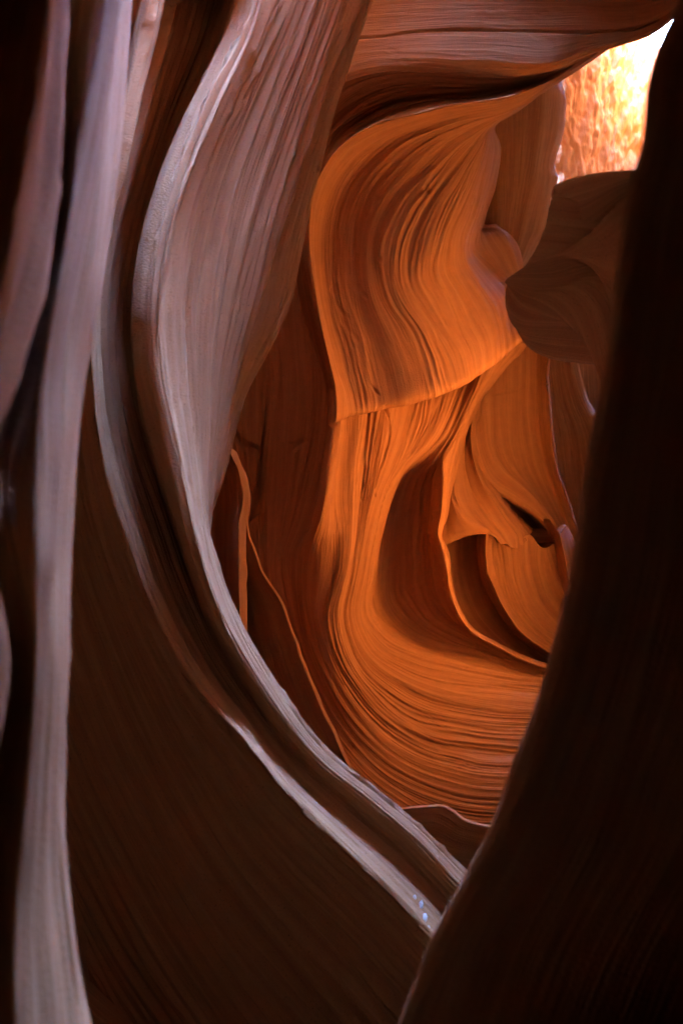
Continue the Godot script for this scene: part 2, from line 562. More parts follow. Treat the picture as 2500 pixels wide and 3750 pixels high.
	obj("canyon_wall_right", rock([
		[7.43, 24.708, -12.443, 6.788, 19.192, -13.921, 6.502, 16.09, -14.752, 5.567, 13.056, -15.565, 5.11, 10.506, -16.249, 4.704, 7.748, -16.988, 4.275, 5.197, -17.671, 3.647, 2.991, -18.262, 2.876, 1.061, -18.78, 1.97, -0.594, -19.223, 1.22, -2.731, -19.796, 1.22, -4.248, -20.202, 1.006, -6.4, -20.779],
		[4.747, 16.363, -7.95, 4.337, 12.839, -8.894, 4.154, 10.857, -9.425, 3.557, 8.919, -9.944, 3.265, 7.29, -10.381, 3.005, 5.528, -10.853, 2.731, 3.898, -11.29, 2.33, 2.489, -11.668, 1.838, 1.255, -11.998, 1.259, 0.198, -12.281, 0.78, -1.167, -12.647, 0.78, -2.136, -12.907, 0.643, -6.4, -14.049],
		[3.509, 12.512, -5.876, 3.205, 9.907, -6.574, 3.07, 8.442, -6.966, 2.629, 7.01, -7.35, 2.413, 5.805, -7.673, 2.221, 4.503, -8.022, 2.019, 3.299, -8.345, 1.722, 2.257, -8.624, 1.358, 1.345, -8.868, 0.93, 0.564, -9.077, 0.576, -0.445, -9.348, 0.576, -1.162, -9.54, 0.475, -6.4, -10.943],
		[2.489, 9.303, -4.148, 2.274, 7.464, -4.64, 2.179, 6.43, -4.917, 1.868, 5.419, -5.188, 1.715, 4.569, -5.416, 1.58, 3.649, -5.663, 1.437, 2.799, -5.89, 1.228, 2.064, -6.087, 0.971, 1.42, -6.26, 0.669, 0.869, -6.408, 0.419, 0.156, -6.599, 0.419, -0.349, -6.734, 0.347, -6.4, -8.355],
		[1.675, 6.735, -2.765, 1.532, 5.509, -3.094, 1.469, 4.82, -3.278, 1.261, 4.146, -3.459, 1.159, 3.579, -3.611, 1.069, 2.966, -3.775, 0.974, 2.399, -3.927, 0.834, 1.909, -4.058, 0.663, 1.48, -4.173, 0.462, 1.112, -4.272, 0.295, 0.638, -4.399, 0.295, 0.3, -4.489, 0.247, -6.4, -6.285],
		[1.043, 4.681, -1.659, 0.957, 3.946, -1.856, 0.919, 3.532, -1.967, 0.795, 3.128, -2.075, 0.734, 2.787, -2.166, 0.679, 2.42, -2.265, 0.622, 2.08, -2.356, 0.539, 1.785, -2.435, 0.436, 1.528, -2.504, 0.315, 1.307, -2.563, 0.215, 1.023, -2.639, 0.215, 0.82, -2.694, 0.187, -6.4, -4.628]], {"nv": 405, "nu": [22, 22, 35, 59, 117], "back": Vector3(1.500, 0.129, -0.483), "sd": 101, "unit": 0.04, "broad": 0.05, "mid": 0.06, "fine": 0.03}), rock_red).set_meta("kind", "structure")
	obj("canyon_wall_upper", rock([
		[1.2, 8.7, -8.3, 1.2, 9.8, -8.3, 1.1, 13.5, -8.6],
		[0.6, 8.6, -8, 0.6, 9.6, -8, 0.6, 13.5, -8.2],
		[-1, 8.6, -8, -1, 9.6, -8, -1, 13.5, -8.2],
		[-3.2, 8.6, -8, -3.2, 9.6, -8, -3.2, 13.5, -8.2]], {"nv": 32, "nu": [5, 11, 15], "back": Vector3(0.000, 0.000, -2.600), "sd": 105, "unit": 0.05, "broad": 0.1, "mid": 0.06, "fine": 0.03}), rock_red).set_meta("kind", "structure")
	obj("added_roof_block_right", rock([  # unseen overhang added to shade the dark right wall and hanging rock
		[0.7, 4.6, 2.5, 0.7, 4.6, -1.2, 1.3, 4.9, -2.2, 0.9, 4.6, -2.9, 0.6, 4.9, -3.5, 0.45, 5.5, -4.1, 0.4, 6.6, -4.6, 0.4, 7.4, -6.3],
		[1.2, 4.2, 2.5, 1.5, 4.2, -1.2, 1.7, 4.6, -2.2, 1.4, 4.5, -2.9, 1.2, 4.85, -3.5, 1.2, 5.5, -4.1, 1.2, 6.5, -4.6, 1.2, 7.2, -6.3],
		[3.5, 4.2, 2.5, 3.5, 4.2, -1.2, 3.5, 4.6, -2.2, 3.5, 4.5, -2.9, 3.5, 4.85, -3.5, 3.5, 5.5, -4.1, 3.5, 6.5, -4.6, 3.5, 7.2, -6.3]], {"nv": 87, "nu": [8, 20], "back": Vector3(0.600, 3.500, 0.000), "sd": 104, "unit": 0.04, "broad": 0.1, "mid": 0.06, "fine": 0.03}), rock_red).set_meta("kind", "structure")
	obj("added_sky_block_far", rock([  # unseen cap added to cut skylight on the far cliffs
		[-3, 12.8, -13.25, -1, 12.8, -13.25, 1.5, 12.8, -13.25, 4.8, 12.8, -13.25],
		[-3, 11.4, -11.5, -1, 11.4, -11.5, 1.5, 11.4, -11.5, 4.6, 11.4, -11.5],
		[-3, 10.3, -10.2, -1, 10.3, -10.2, 1.5, 10.3, -10.2, 4.4, 10.35, -10.2]], {"nv": 52, "nu": [16, 12], "back": Vector3(0.000, 0.400, 0.100), "sd": 109, "unit": 0.04, "broad": 0.03, "mid": 0.03, "fine": 0.0}), rock_red).set_meta("kind", "structure")
	obj("added_sky_block_upper", rock([  # unseen hanging sheet added to keep front skylight off the orange wall
		[-2.8, 13.6, -3.6, -2.8, 9, -3.6, -2.8, 6.1, -3.65],
		[-1, 13.6, -3.5, -1, 9, -3.5, -1, 6, -3.6],
		[0.25, 13.6, -3.5, 0.25, 9, -3.55, 0.25, 5.9, -3.6],
		[0.55, 13.6, -3.5, 0.55, 9, -3.55, 0.55, 4.9, -3.6],
		[1.1, 13.6, -3.6, 1.1, 9, -3.6, 1.1, 4.85, -3.6]], {"nv": 58, "nu": [13, 9, 7, 4], "back": Vector3(0.000, 0.600, -0.400), "sd": 110, "unit": 0.04, "broad": 0.03, "mid": 0.03, "fine": 0.0}), rock_red).set_meta("kind", "structure")
	obj("added_roof_block_left", rock([  # unseen slab added to darken the left-facing sides of the curtain
		[-2.8, 5.9, -4, -2, 5.9, -4, -0.95, 6, -4],
		[-2.8, 5.7, -2.8, -2, 5.7, -2.8, -0.95, 5.8, -2.8],
		[-2.8, 5.7, -1.4, -2, 5.7, -1.4, -0.95, 5.8, -1.4]], {"nv": 15, "nu": [11, 12], "back": Vector3(0.000, 3.500, 0.000), "sd": 111, "unit": 0.04, "broad": 0.1, "mid": 0.06, "fine": 0.03}), rock_red).set_meta("kind", "structure")
	obj("added_sky_block_right", rock([  # unseen cap added to stop skylight on the cliff behind the bowl
		[0.2, 10.35, -10.3, 2.2, 10.35, -10.3, 4.4, 10.4, -10.3],
		[0.2, 10, -9.8, 2.2, 10, -9.8, 4.2, 10, -9.8],
		[0.2, 9.1, -8.6, 2.2, 9.1, -8.6, 4.2, 9.2, -8.6]], {"nv": 35, "nu": [6, 13], "back": Vector3(0.000, 2.500, 0.000), "sd": 112, "unit": 0.04, "broad": 0.1, "mid": 0.06, "fine": 0.03}), rock_red).set_meta("kind", "structure")
	obj("added_sun_block_left", rock([  # unseen sloping cap added to trim the top of the sun beam
		[-2.9, 12.9, -3.9, -2.9, 12.8, -6.3, -2.9, 12.9, -8.2],
		[-1, 10.3, -3.9, -1, 10.2, -6.3, -1, 10.3, -8.2],
		[0.5, 8.5, -3.9, 0.5, 8.4, -6.3, 0.5, 8.5, -8.2],
		[1, 8.1, -3.9, 1, 8, -6.3, 1, 8.1, -8.2]], {"nv": 35, "nu": [27, 20, 6], "back": Vector3(0.000, 2.500, 0.000), "sd": 108, "unit": 0.04, "broad": 0.1, "mid": 0.06, "fine": 0.03}), rock_red).set_meta("kind", "structure")
	tag(obj("sandstone_cliff", rock([
		[2.409, 13.437, -14.014, 2.409, 12.102, -14.372, 2.409, 10.83, -14.712, 2.277, 8.923, -15.223],
		[3.212, 12.615, -13.302, 3.212, 11.532, -13.592, 3.202, 10.302, -13.87, 3.13, 8.482, -14.306],
		[3.969, 12.845, -13.81, 3.969, 11.88, -14.069, 3.925, 10.608, -14.358, 3.869, 8.702, -14.765],
		[4.394, 13.007, -14.171, 4.408, 12.127, -14.406, 4.378, 10.819, -14.695, 4.347, 8.861, -15.095],
		[4.752, 13.149, -14.505, 4.82, 12.973, -14.552, 4.913, 12.876, -14.599, 5.029, 12.355, -14.718, 5.148, 11.025, -15.023, 5.118, 9.033, -15.453],
		[4.941, 13.557, -15.017, 5.018, 13.375, -15.066, 5.171, 13.26, -15.097, 5.974, 12.734, -15.237, 7.439, 11.386, -15.599, 7.788, 9.364, -16.141]], {"nv": 263, "nu": [64, 42, 24, 41, 120], "back": Vector3(0.000, 0.207, -0.773), "sd": 81, "unit": 0.05, "broad": 0.06, "mid": 0.04, "fine": 0.03, "rough": 0.16, "tint": 0.12}), rock_red), "rough yellow-orange cliff in full sun at the far end under the patch of sky", "cliff", "")
	tag(obj("sandstone_cliff_001", rock([
		[0.934, 9.08, -9.28, 0.976, 8.375, -9.987, 1.019, 7.761, -10.669, 1.079, 6.869, -11.633],
		[1.538, 8.874, -9.025, 1.611, 8.197, -9.724, 1.683, 7.606, -10.4, 1.785, 6.743, -11.356],
		[1.917, 8.874, -9.025, 2.011, 8.433, -9.557, 1.993, 7.939, -10.104, 1.869, 7.305, -10.791, 1.883, 6.743, -11.356],
		[2.163, 9.149, -9.365, 2.187, 9.072, -9.429, 2.199, 8.993, -9.494, 2.2, 8.914, -9.558, 2.217, 8.834, -9.623, 2.229, 8.755, -9.689, 2.269, 8.681, -9.76, 2.292, 8.604, -9.829, 2.289, 8.519, -9.892, 2.288, 8.433, -9.955, 2.279, 8.359, -10.031, 2.263, 8.291, -10.118, 2.24, 8.223, -10.205, 2.234, 8.148, -10.29, 2.274, 8.07, -10.372, 2.257, 7.983, -10.44, 2.245, 7.894, -10.507, 2.223, 7.805, -10.573, 2.216, 7.713, -10.64, 2.199, 7.622, -10.707, 2.146, 7.55, -10.779, 2.094, 7.476, -10.852, 2.047, 7.398, -10.926, 1.991, 7.324, -10.998, 1.962, 7.235, -11.073, 1.931, 7.147, -11.147, 1.898, 7.058, -11.222, 1.865, 6.968, -11.297, 1.838, 6.875, -11.373, 1.8, 6.785, -11.448],
		[2.263, 9.543, -9.881, 2.287, 9.46, -9.947, 2.3, 9.376, -10.012, 2.3, 9.29, -10.079, 2.318, 9.205, -10.145, 2.33, 9.12, -10.213, 2.371, 9.041, -10.285, 2.394, 8.957, -10.356, 2.391, 8.867, -10.42, 2.39, 8.775, -10.484, 2.38, 8.695, -10.563, 2.362, 8.621, -10.651, 2.337, 8.548, -10.739, 2.33, 8.467, -10.825, 2.371, 8.383, -10.91, 2.353, 8.29, -10.979, 2.34, 8.195, -11.047, 2.316, 8.101, -11.115, 2.309, 8.003, -11.184, 2.29, 7.907, -11.252, 2.234, 7.829, -11.326, 2.179, 7.75, -11.4, 2.129, 7.667, -11.475, 2.07, 7.588, -11.549, 2.039, 7.494, -11.625, 2.005, 7.4, -11.701, 1.971, 7.305, -11.777, 1.935, 7.21, -11.854, 1.906, 7.112, -11.931, 1.866, 7.016, -12.007]], {"nv": 145, "nu": [38, 24, 14, 12], "back": Vector3(-0.300, 0.207, -0.773), "sd": 71, "unit": 0.03, "broad": 0.05, "mid": 0.08, "fine": 0.06}), rock_red), "smooth shaded orange cliff standing behind the pointed nose of the bowl", "cliff", "")
	var sandstone_wall := thing("sandstone_wall", "large glowing orange wall with sweeping bedding, hollow bowl, ledge and curved column", "rock wall", Vector3(0, 1, -9))
	part("brow", rock([
		[2.919, 8.786, -6.978, 1.76, 8.786, -6.978, 0.737, 8.786, -6.978, 0.055, 8.786, -6.978, -0.773, 8.87, -7.059],
		[2.8, 8.057, -7.121, 1.749, 8.057, -7.121, 0.728, 8.019, -7.08, 0.054, 7.987, -7.089, -0.764, 8.029, -7.181],
		[2.766, 7.729, -7.209, 2.419, 7.486, -7.243, 1.735, 7.419, -7.22, 0.892, 7.406, -7.203, 0.054, 7.384, -7.25, -0.764, 7.37, -7.357],
		[2.731, 7.683, -7.273, 2.427, 7.428, -7.29, 2.144, 7.3, -7.273, 1.84, 7.205, -7.298, 1.695, 7.114, -7.271, 1.394, 7.075, -7.281, 0.992, 7.075, -7.281, 0.59, 7.108, -7.272, 0.222, 7.134, -7.317, -0.014, 7.107, -7.376, -0.286, 7.008, -7.454, -0.635, 6.871, -7.595],
		[2.79, 7.779, -7.403, 2.48, 7.52, -7.421, 2.195, 7.39, -7.404, 1.883, 7.275, -7.404, 1.722, 7.16, -7.362, 1.507, 7.088, -7.35, 1.24, 7.049, -7.34, 0.988, 7.062, -7.336, 0.603, 7.095, -7.328, 0.257, 7.094, -7.348, -0.014, 7.057, -7.441, -0.29, 6.954, -7.572, -0.649, 6.787, -7.824]], {"nv": 216, "nu": [77, 67, 59, 20], "sharp": [4], "back": Vector3(0.000, 0.683, -0.231), "cracks": [{"box": AABB(Vector3(-0.35, 6.94, -7.66), Vector3(3.20, 0.96, 0.85)), "pts": PackedVector3Array([Vector3(0.054, 7.344, -7.264), Vector3(0.323, 7.342, -7.246), Vector3(0.558, 7.369, -7.225), Vector3(0.892, 7.379, -7.209), Vector3(1.229, 7.371, -7.218), Vector3(1.734, 7.368, -7.230), Vector3(2.076, 7.394, -7.247), Vector3(2.282, 7.424, -7.255), Vector3(2.453, 7.498, -7.243)]), "wide": 0.0180, "deep": 0.0300}], "sd": 21, "unit": 0.02, "broad": 0.04, "mid": 0.08, "fine": 0.06, "pit": 0.004, "tint": 0.1}), rock_red, sandstone_wall)
	part("bowl", rock([
		[2.186, 7.639, -7.648, 1.825, 7.33, -7.523, 1.548, 7.127, -7.381, 1.242, 7.055, -7.348, 0.989, 7.068, -7.345, 0.604, 7.101, -7.336, 0.257, 7.101, -7.357, -0.014, 7.054, -7.442, -0.242, 7.012, -7.712, -0.402, 6.949, -8.195, -0.501, 6.749, -8.766, -0.497, 6.365, -9.18, -0.38, 5.787, -9.438, -0.282, 5.355, -9.657, -0.261, 5, -9.752],
		[2.205, 7.666, -7.692, 1.842, 7.349, -7.57, 1.583, 7.165, -7.474, 1.274, 7.122, -7.486, 1.006, 7.125, -7.485, 0.616, 7.158, -7.497, 0.297, 7.137, -7.523, 0.038, 7.062, -7.595, -0.174, 6.971, -7.827, -0.325, 6.786, -8.135, -0.399, 6.518, -8.517, -0.385, 6.139, -8.826, -0.297, 5.681, -9.104, -0.194, 5.322, -9.355, -0.167, 4.939, -9.458],
		[2.205, 7.659, -7.694, 1.86, 7.368, -7.617, 1.64, 7.238, -7.6, 1.425, 7.202, -7.661, 1.04, 7.207, -7.763, 0.771, 7.214, -7.813, 0.506, 7.201, -7.869, 0.235, 7.12, -7.942, -0.032, 6.932, -7.992, -0.177, 6.702, -8.054, -0.276, 6.407, -8.185, -0.306, 6.081, -8.324, -0.242, 5.716, -8.473, -0.144, 5.311, -8.634, -0.089, 5.026, -8.71, -0.081, 4.723, -8.791],
		[2.205, 7.656, -7.695, 1.867, 7.362, -7.618, 1.61, 7.08, -7.435, 1.229, 6.843, -7.312, 0.847, 6.77, -7.29, 0.593, 6.697, -7.289, 0.215, 6.594, -7.317, 0.007, 6.466, -7.351, -0.119, 6.319, -7.39, -0.206, 6.157, -7.455, -0.243, 5.949, -7.531, -0.244, 5.701, -7.618, -0.207, 5.414, -7.716, -0.154, 5.151, -7.807, -0.091, 4.912, -7.892, -0.044, 4.699, -7.97, -0.047, 4.49, -8.046, -0.051, 4.491, -8.077, -0.058, 4.528, -8.191],
		[2.21, 7.666, -7.713, 1.877, 7.378, -7.645, 1.628, 7.121, -7.507, 1.302, 6.921, -7.498, 0.952, 6.897, -7.587, 0.614, 6.864, -7.7, 0.303, 6.787, -7.824, 0.093, 6.662, -7.94, -0.032, 6.488, -8.049, -0.104, 6.256, -8.132, -0.122, 5.978, -8.206, -0.093, 5.648, -8.254, -0.028, 5.308, -8.272, 0.042, 5.003, -8.271, 0.108, 4.774, -8.26, 0.125, 4.632, -8.257, 0.122, 4.633, -8.288, 0.118, 4.698, -8.477],
		[2.215, 7.676, -7.731, 1.885, 7.387, -7.663, 1.643, 7.153, -7.56, 1.352, 6.95, -7.594, 1.046, 6.873, -7.656, 0.722, 6.786, -7.762, 0.446, 6.628, -7.887, 0.27, 6.433, -7.991, 0.171, 6.191, -8.087, 0.146, 5.91, -8.152, 0.181, 5.591, -8.217, 0.269, 5.266, -8.263, 0.356, 4.973, -8.289, 0.4, 4.707, -8.319, 0.397, 4.708, -8.35, 0.4, 4.781, -8.558],
		[2.22, 7.686, -7.749, 1.889, 7.397, -7.681, 1.654, 7.187, -7.613, 1.406, 7.027, -7.698, 1.152, 6.917, -7.748, 0.901, 6.776, -7.806, 0.623, 6.56, -7.906, 0.411, 6.314, -7.992, 0.305, 6.057, -8.061, 0.29, 5.813, -8.116, 0.354, 5.569, -8.171, 0.498, 5.339, -8.212, 0.62, 5.075, -8.262, 0.672, 4.786, -8.329, 0.671, 4.786, -8.36, 0.68, 4.862, -8.568],
		[2.225, 7.696, -7.767, 1.897, 7.406, -7.7, 1.676, 7.248, -7.701, 1.442, 7.128, -7.836, 1.23, 7.002, -7.891, 1.036, 6.782, -7.908, 0.819, 6.502, -7.942, 0.64, 6.218, -7.997, 0.533, 5.969, -8.043, 0.533, 5.731, -8.107, 0.64, 5.518, -8.185, 0.8, 5.3, -8.254, 0.906, 5.095, -8.309, 0.95, 4.9, -8.371, 0.95, 4.901, -8.402, 0.966, 4.978, -8.609],
		[2.234, 7.706, -7.785, 1.901, 7.416, -7.718, 1.686, 7.276, -7.745, 1.469, 7.22, -7.967, 1.265, 7.115, -8.067, 1.176, 6.88, -8.058, 1.048, 6.579, -8.066, 0.914, 6.294, -8.06, 0.821, 6.05, -8.084, 0.798, 5.837, -8.162, 0.901, 5.662, -8.281, 1.012, 5.449, -8.369, 1.117, 5.25, -8.402, 1.134, 5.038, -8.448, 1.134, 5.039, -8.479, 1.154, 5.118, -8.685],
		[2.238, 7.715, -7.803, 1.909, 7.426, -7.736, 1.699, 7.304, -7.789, 1.497, 7.313, -8.097, 1.293, 7.219, -8.226, 1.26, 7.025, -8.278, 1.186, 6.744, -8.333, 1.092, 6.451, -8.328, 1.002, 6.197, -8.314, 1.005, 6.035, -8.388, 1.134, 5.868, -8.536, 1.268, 5.684, -8.617, 1.317, 5.501, -8.614, 1.328, 5.249, -8.63, 1.329, 5.251, -8.66, 1.353, 5.333, -8.866],
		[2.283, 7.833, -7.958, 1.955, 7.565, -7.926, 1.755, 7.491, -8.05, 1.545, 7.493, -8.36, 1.352, 7.455, -8.577, 1.439, 7.419, -8.845, 1.391, 7.111, -8.928, 1.278, 6.79, -8.91, 1.197, 6.542, -8.821, 1.164, 6.424, -8.801, 1.358, 6.271, -8.998, 1.523, 6.119, -9.038, 1.531, 5.826, -8.961, 1.568, 5.524, -8.835, 1.569, 5.525, -8.866, 1.591, 5.595, -9.034],
		[2.336, 7.963, -8.13, 2.023, 7.756, -8.186, 1.816, 7.677, -8.31, 1.598, 7.674, -8.622, 1.412, 7.69, -8.928, 1.5, 7.631, -9.203, 1.457, 7.338, -9.333, 1.351, 7.03, -9.364, 1.324, 6.865, -9.356, 1.502, 6.848, -9.309, 1.646, 6.701, -9.348, 1.691, 6.542, -9.391, 1.666, 6.1, -9.354, 1.645, 5.645, -9.165, 1.646, 5.646, -9.196, 1.654, 5.683, -9.29],
		[2.435, 8.283, -8.562, 2.106, 8.064, -8.621, 1.886, 7.978, -8.747, 1.654, 7.964, -9.062, 1.455, 7.972, -9.37, 1.546, 7.902, -9.648, 1.5, 7.594, -9.782, 1.389, 7.273, -9.816, 1.361, 7.101, -9.81, 1.549, 7.084, -9.763, 1.699, 6.931, -9.804, 1.747, 6.764, -9.849, 1.723, 6.304, -9.817, 1.703, 5.833, -9.633, 1.704, 5.833, -9.664, 1.712, 5.87, -9.757]], {"nv": 370, "nu": [15, 26, 31, 27, 33, 31, 32, 31, 26, 27, 31, 17], "sharp": [3, 10], "back": Vector3(0.100, 0.523, -0.792), "cracks": [{"box": AABB(Vector3(-0.22, 4.31, -8.71), Vector3(0.97, 1.11, 0.83)), "pts": PackedVector3Array([Vector3(0.180, 5.023, -8.274), Vector3(0.200, 4.948, -8.275), Vector3(0.266, 4.839, -8.283), Vector3(0.333, 4.759, -8.298), Vector3(0.350, 4.710, -8.306)]), "wide": 0.0160, "deep": 0.0300}, {"box": AABB(Vector3(-0.09, 5.48, -8.50), Vector3(0.80, 0.83, 0.81)), "pts": PackedVector3Array([Vector3(0.312, 5.908, -8.090), Vector3(0.312, 5.881, -8.097)]), "wide": 0.0200, "deep": 0.0200}, {"box": AABB(Vector3(0.29, 6.03, -8.35), Vector3(0.81, 0.83, 0.81)), "pts": PackedVector3Array([Vector3(0.687, 6.456, -7.945), Vector3(0.694, 6.430, -7.953)]), "wide": 0.0300, "deep": 0.0300}], "sd": 31, "calm": 26, "unit": 0.022, "broad": 0.12, "mid": 0.16, "fine": 0.12, "pit": 0.006, "tint": 0.1}), rock_red, sandstone_wall)
	part("column", rock([
		[-1.39, 6.726, -8.876, -1.35, 5.588, -9.181, -1.311, 4.83, -9.384, -1.233, 4.071, -9.587, -1.015, 3.278, -9.592, -0.679, 2.497, -9.388, -0.226, 1.776, -9.167, 0.225, 1.276, -8.99, 1.386, 0.866, -8.893],
		[-0.711, 6.723, -8.721, -0.715, 5.735, -9.038, -0.715, 4.985, -9.239, -0.715, 4.234, -9.44, -0.669, 3.538, -9.523, -0.465, 2.801, -9.462, -0.123, 2.129, -9.279, 0.267, 1.64, -9.152, 0.745, 1.339, -9.077, 1.78, 1.239, -9.104],
		[-0.304, 6.733, -8.667, -0.28, 5.923, -8.987, -0.211, 5.191, -9.235, -0.31, 4.526, -9.465, -0.426, 4.059, -9.539, -0.515, 3.687, -9.483, -0.448, 3.244, -9.395, -0.273, 2.71, -9.331, 0.022, 2.161, -9.219, 0.374, 1.81, -9.158, 0.828, 1.606, -9.161, 1.902, 1.537, -9.282],
		[-0.088, 6.504, -8.21, -0.08, 5.658, -8.437, -0.067, 4.826, -8.298, -0.073, 4.498, -8.313, -0.104, 4.253, -8.348, -0.132, 4.019, -8.411, -0.171, 3.835, -8.532, -0.258, 3.651, -8.82, -0.288, 3.227, -9.089, -0.141, 2.728, -9.171, 0.147, 2.262, -9.161, 0.483, 1.966, -9.168, 0.941, 1.794, -9.183, 1.959, 1.779, -9.321],
		[0.059, 6.531, -8.255, 0.059, 5.68, -8.483, 0.057, 4.881, -8.438, 0.043, 4.53, -8.512, 0.021, 4.254, -8.586, 0.004, 4.019, -8.669, 0.014, 3.783, -8.753, 0.004, 3.512, -8.857, -0.097, 3.14, -9.008, 0.022, 2.724, -9.141, 0.292, 2.373, -9.214, 0.634, 2.128, -9.259, 1.102, 2.006, -9.292, 2.028, 2.011, -9.414],
		[0.282, 6.584, -8.344, 0.282, 5.725, -8.575, 0.276, 4.935, -8.579, 0.238, 4.569, -8.626, 0.209, 4.29, -8.7, 0.166, 4.016, -8.794, 0.13, 3.742, -8.889, 0.087, 3.466, -8.983, 0.029, 3.121, -9.117, 0.15, 2.772, -9.231, 0.423, 2.522, -9.277, 0.768, 2.345, -9.304, 1.226, 2.258, -9.348, 2.087, 2.247, -9.455],
		[0.677, 6.102, -8.836, 0.635, 5.672, -8.899, 0.588, 5.063, -8.907, 0.523, 4.725, -8.853, 0.427, 4.414, -8.853, 0.323, 4.163, -8.91, 0.243, 3.881, -8.996, 0.177, 3.53, -9.111, 0.126, 3.145, -9.256, 0.252, 2.879, -9.347, 0.522, 2.696, -9.365, 0.87, 2.568, -9.369, 1.316, 2.499, -9.408, 2.11, 2.452, -9.503],
		[1.039, 6.096, -8.993, 1, 5.757, -9.084, 0.912, 5.304, -9.102, 0.818, 4.898, -9.003, 0.659, 4.589, -8.972, 0.488, 4.379, -8.987, 0.377, 4.168, -9.064, 0.307, 3.884, -9.161, 0.248, 3.529, -9.287, 0.222, 3.207, -9.404, 0.362, 3.007, -9.458, 0.643, 2.859, -9.477, 1.035, 2.766, -9.481, 1.413, 2.696, -9.521, 2.132, 2.589, -9.57],
		[1.207, 6.065, -9.104, 1.188, 5.761, -9.186, 1.156, 5.379, -9.185, 1.015, 4.959, -9.059, 0.853, 4.651, -9.038, 0.703, 4.508, -9.087, 0.582, 4.417, -9.308, 0.473, 4.137, -9.528, 0.425, 3.734, -9.698, 0.437, 3.354, -9.8, 0.592, 3.158, -9.811, 0.878, 3.014, -9.767, 1.215, 2.907, -9.692, 1.552, 2.77, -9.667, 2.155, 2.654, -9.656],
		[1.273, 5.983, -9.023, 1.247, 5.66, -9.058, 1.215, 5.322, -9.045, 1.067, 4.945, -9.022, 0.919, 4.626, -9.024, 0.855, 4.505, -9.015, 0.792, 4.393, -9.294, 0.741, 4.116, -9.451, 0.742, 3.746, -9.571, 0.781, 3.408, -9.661, 0.913, 3.214, -9.672, 1.119, 3.074, -9.647, 1.361, 2.936, -9.622, 1.622, 2.801, -9.617, 2.15, 2.689, -9.626],
		[1.358, 5.967, -9.079, 1.351, 5.719, -9.094, 1.314, 5.367, -9.054, 1.124, 4.945, -9.022, 0.962, 4.62, -9.005, 0.887, 4.487, -8.958, 0.867, 4.253, -8.958, 0.841, 3.993, -8.987, 0.815, 3.829, -9.031, 0.872, 3.677, -9.092, 0.904, 3.466, -9.169, 0.972, 3.237, -9.251, 1.071, 3.079, -9.315, 1.371, 2.909, -9.433, 1.699, 2.778, -9.519, 2.143, 2.704, -9.591],
		[1.606, 6.055, -9.262, 1.61, 5.839, -9.217, 1.633, 5.673, -9.21, 1.451, 5.421, -9.246, 1.299, 5.213, -9.281, 1.191, 5.035, -9.308, 1.113, 4.881, -9.318, 1.049, 4.677, -9.321, 0.997, 4.478, -9.323, 0.941, 4.271, -9.275, 0.901, 4.031, -9.235, 0.85, 3.858, -9.21, 0.909, 3.71, -9.239, 0.936, 3.494, -9.307, 1.006, 3.269, -9.388, 1.106, 3.112, -9.451, 1.397, 2.934, -9.529, 1.732, 2.799, -9.597, 2.159, 2.723, -9.658],
		[1.664, 6.264, -9.724, 1.67, 6.039, -9.681, 1.695, 5.866, -9.676, 1.504, 5.602, -9.715, 1.344, 5.383, -9.753, 1.231, 5.197, -9.782, 1.149, 5.036, -9.794, 1.082, 4.822, -9.8, 1.028, 4.614, -9.804, 0.97, 4.398, -9.758, 0.929, 4.147, -9.722, 0.875, 3.965, -9.698, 0.937, 3.81, -9.73, 0.966, 3.583, -9.801, 1.039, 3.346, -9.885, 1.144, 3.18, -9.95, 1.451, 2.992, -10.031, 1.803, 2.85, -10.101, 2.251, 2.77, -10.164]], {"nv": 482, "nu": [66, 50, 42, 32, 28, 80, 36, 24, 37, 20, 25, 18], "sharp": [3, 10], "back": Vector3(-0.600, 0.207, -0.773), "cracks": [{"box": AABB(Vector3(-0.12, 3.78, -9.24), Vector3(0.93, 1.47, 0.96)), "pts": PackedVector3Array([Vector3(0.366, 4.849, -8.679), Vector3(0.403, 4.733, -8.733), Vector3(0.411, 4.638, -8.771), Vector3(0.396, 4.543, -8.776), Vector3(0.370, 4.469, -8.783), Vector3(0.347, 4.404, -8.796), Vector3(0.321, 4.322, -8.803), Vector3(0.307, 4.265, -8.817), Vector3(0.285, 4.181, -8.841)]), "wide": 0.0160, "deep": 0.0300}, {"box": AABB(Vector3(-0.37, 4.11, -8.87), Vector3(0.80, 0.84, 0.81)), "pts": PackedVector3Array([Vector3(0.032, 4.552, -8.467), Vector3(0.028, 4.512, -8.462)]), "wide": 0.0200, "deep": 0.0400}, {"box": AABB(Vector3(-0.22, 3.64, -9.18), Vector3(0.80, 0.81, 0.81)), "pts": PackedVector3Array([Vector3(0.177, 4.055, -8.772), Vector3(0.181, 4.042, -8.778)]), "wide": 0.0180, "deep": 0.0300}, {"box": AABB(Vector3(-0.10, 3.72, -9.29), Vector3(0.80, 0.81, 0.81)), "pts": PackedVector3Array([Vector3(0.296, 4.130, -8.877), Vector3(0.300, 4.119, -8.892)]), "wide": 0.0180, "deep": 0.0300}, {"box": AABB(Vector3(-1.35, 4.16, -9.77), Vector3(1.66, 1.05, 1.86)), "pts": PackedVector3Array([Vector3(-0.952, 4.809, -9.325), Vector3(-0.873, 4.722, -9.335), Vector3(-0.715, 4.654, -9.327), Vector3(-0.523, 4.673, -9.359), Vector3(-0.329, 4.759, -9.372), Vector3(-0.181, 4.681, -8.839), Vector3(-0.091, 4.563, -8.309)]), "wide": 0.0500, "deep": 0.0600}], "sd": 41, "unit": 0.022, "broad": 0.2, "mid": 0.3, "fine": 0.12, "pit": 0.005, "tint": 0.1}), rock_red, sandstone_wall)
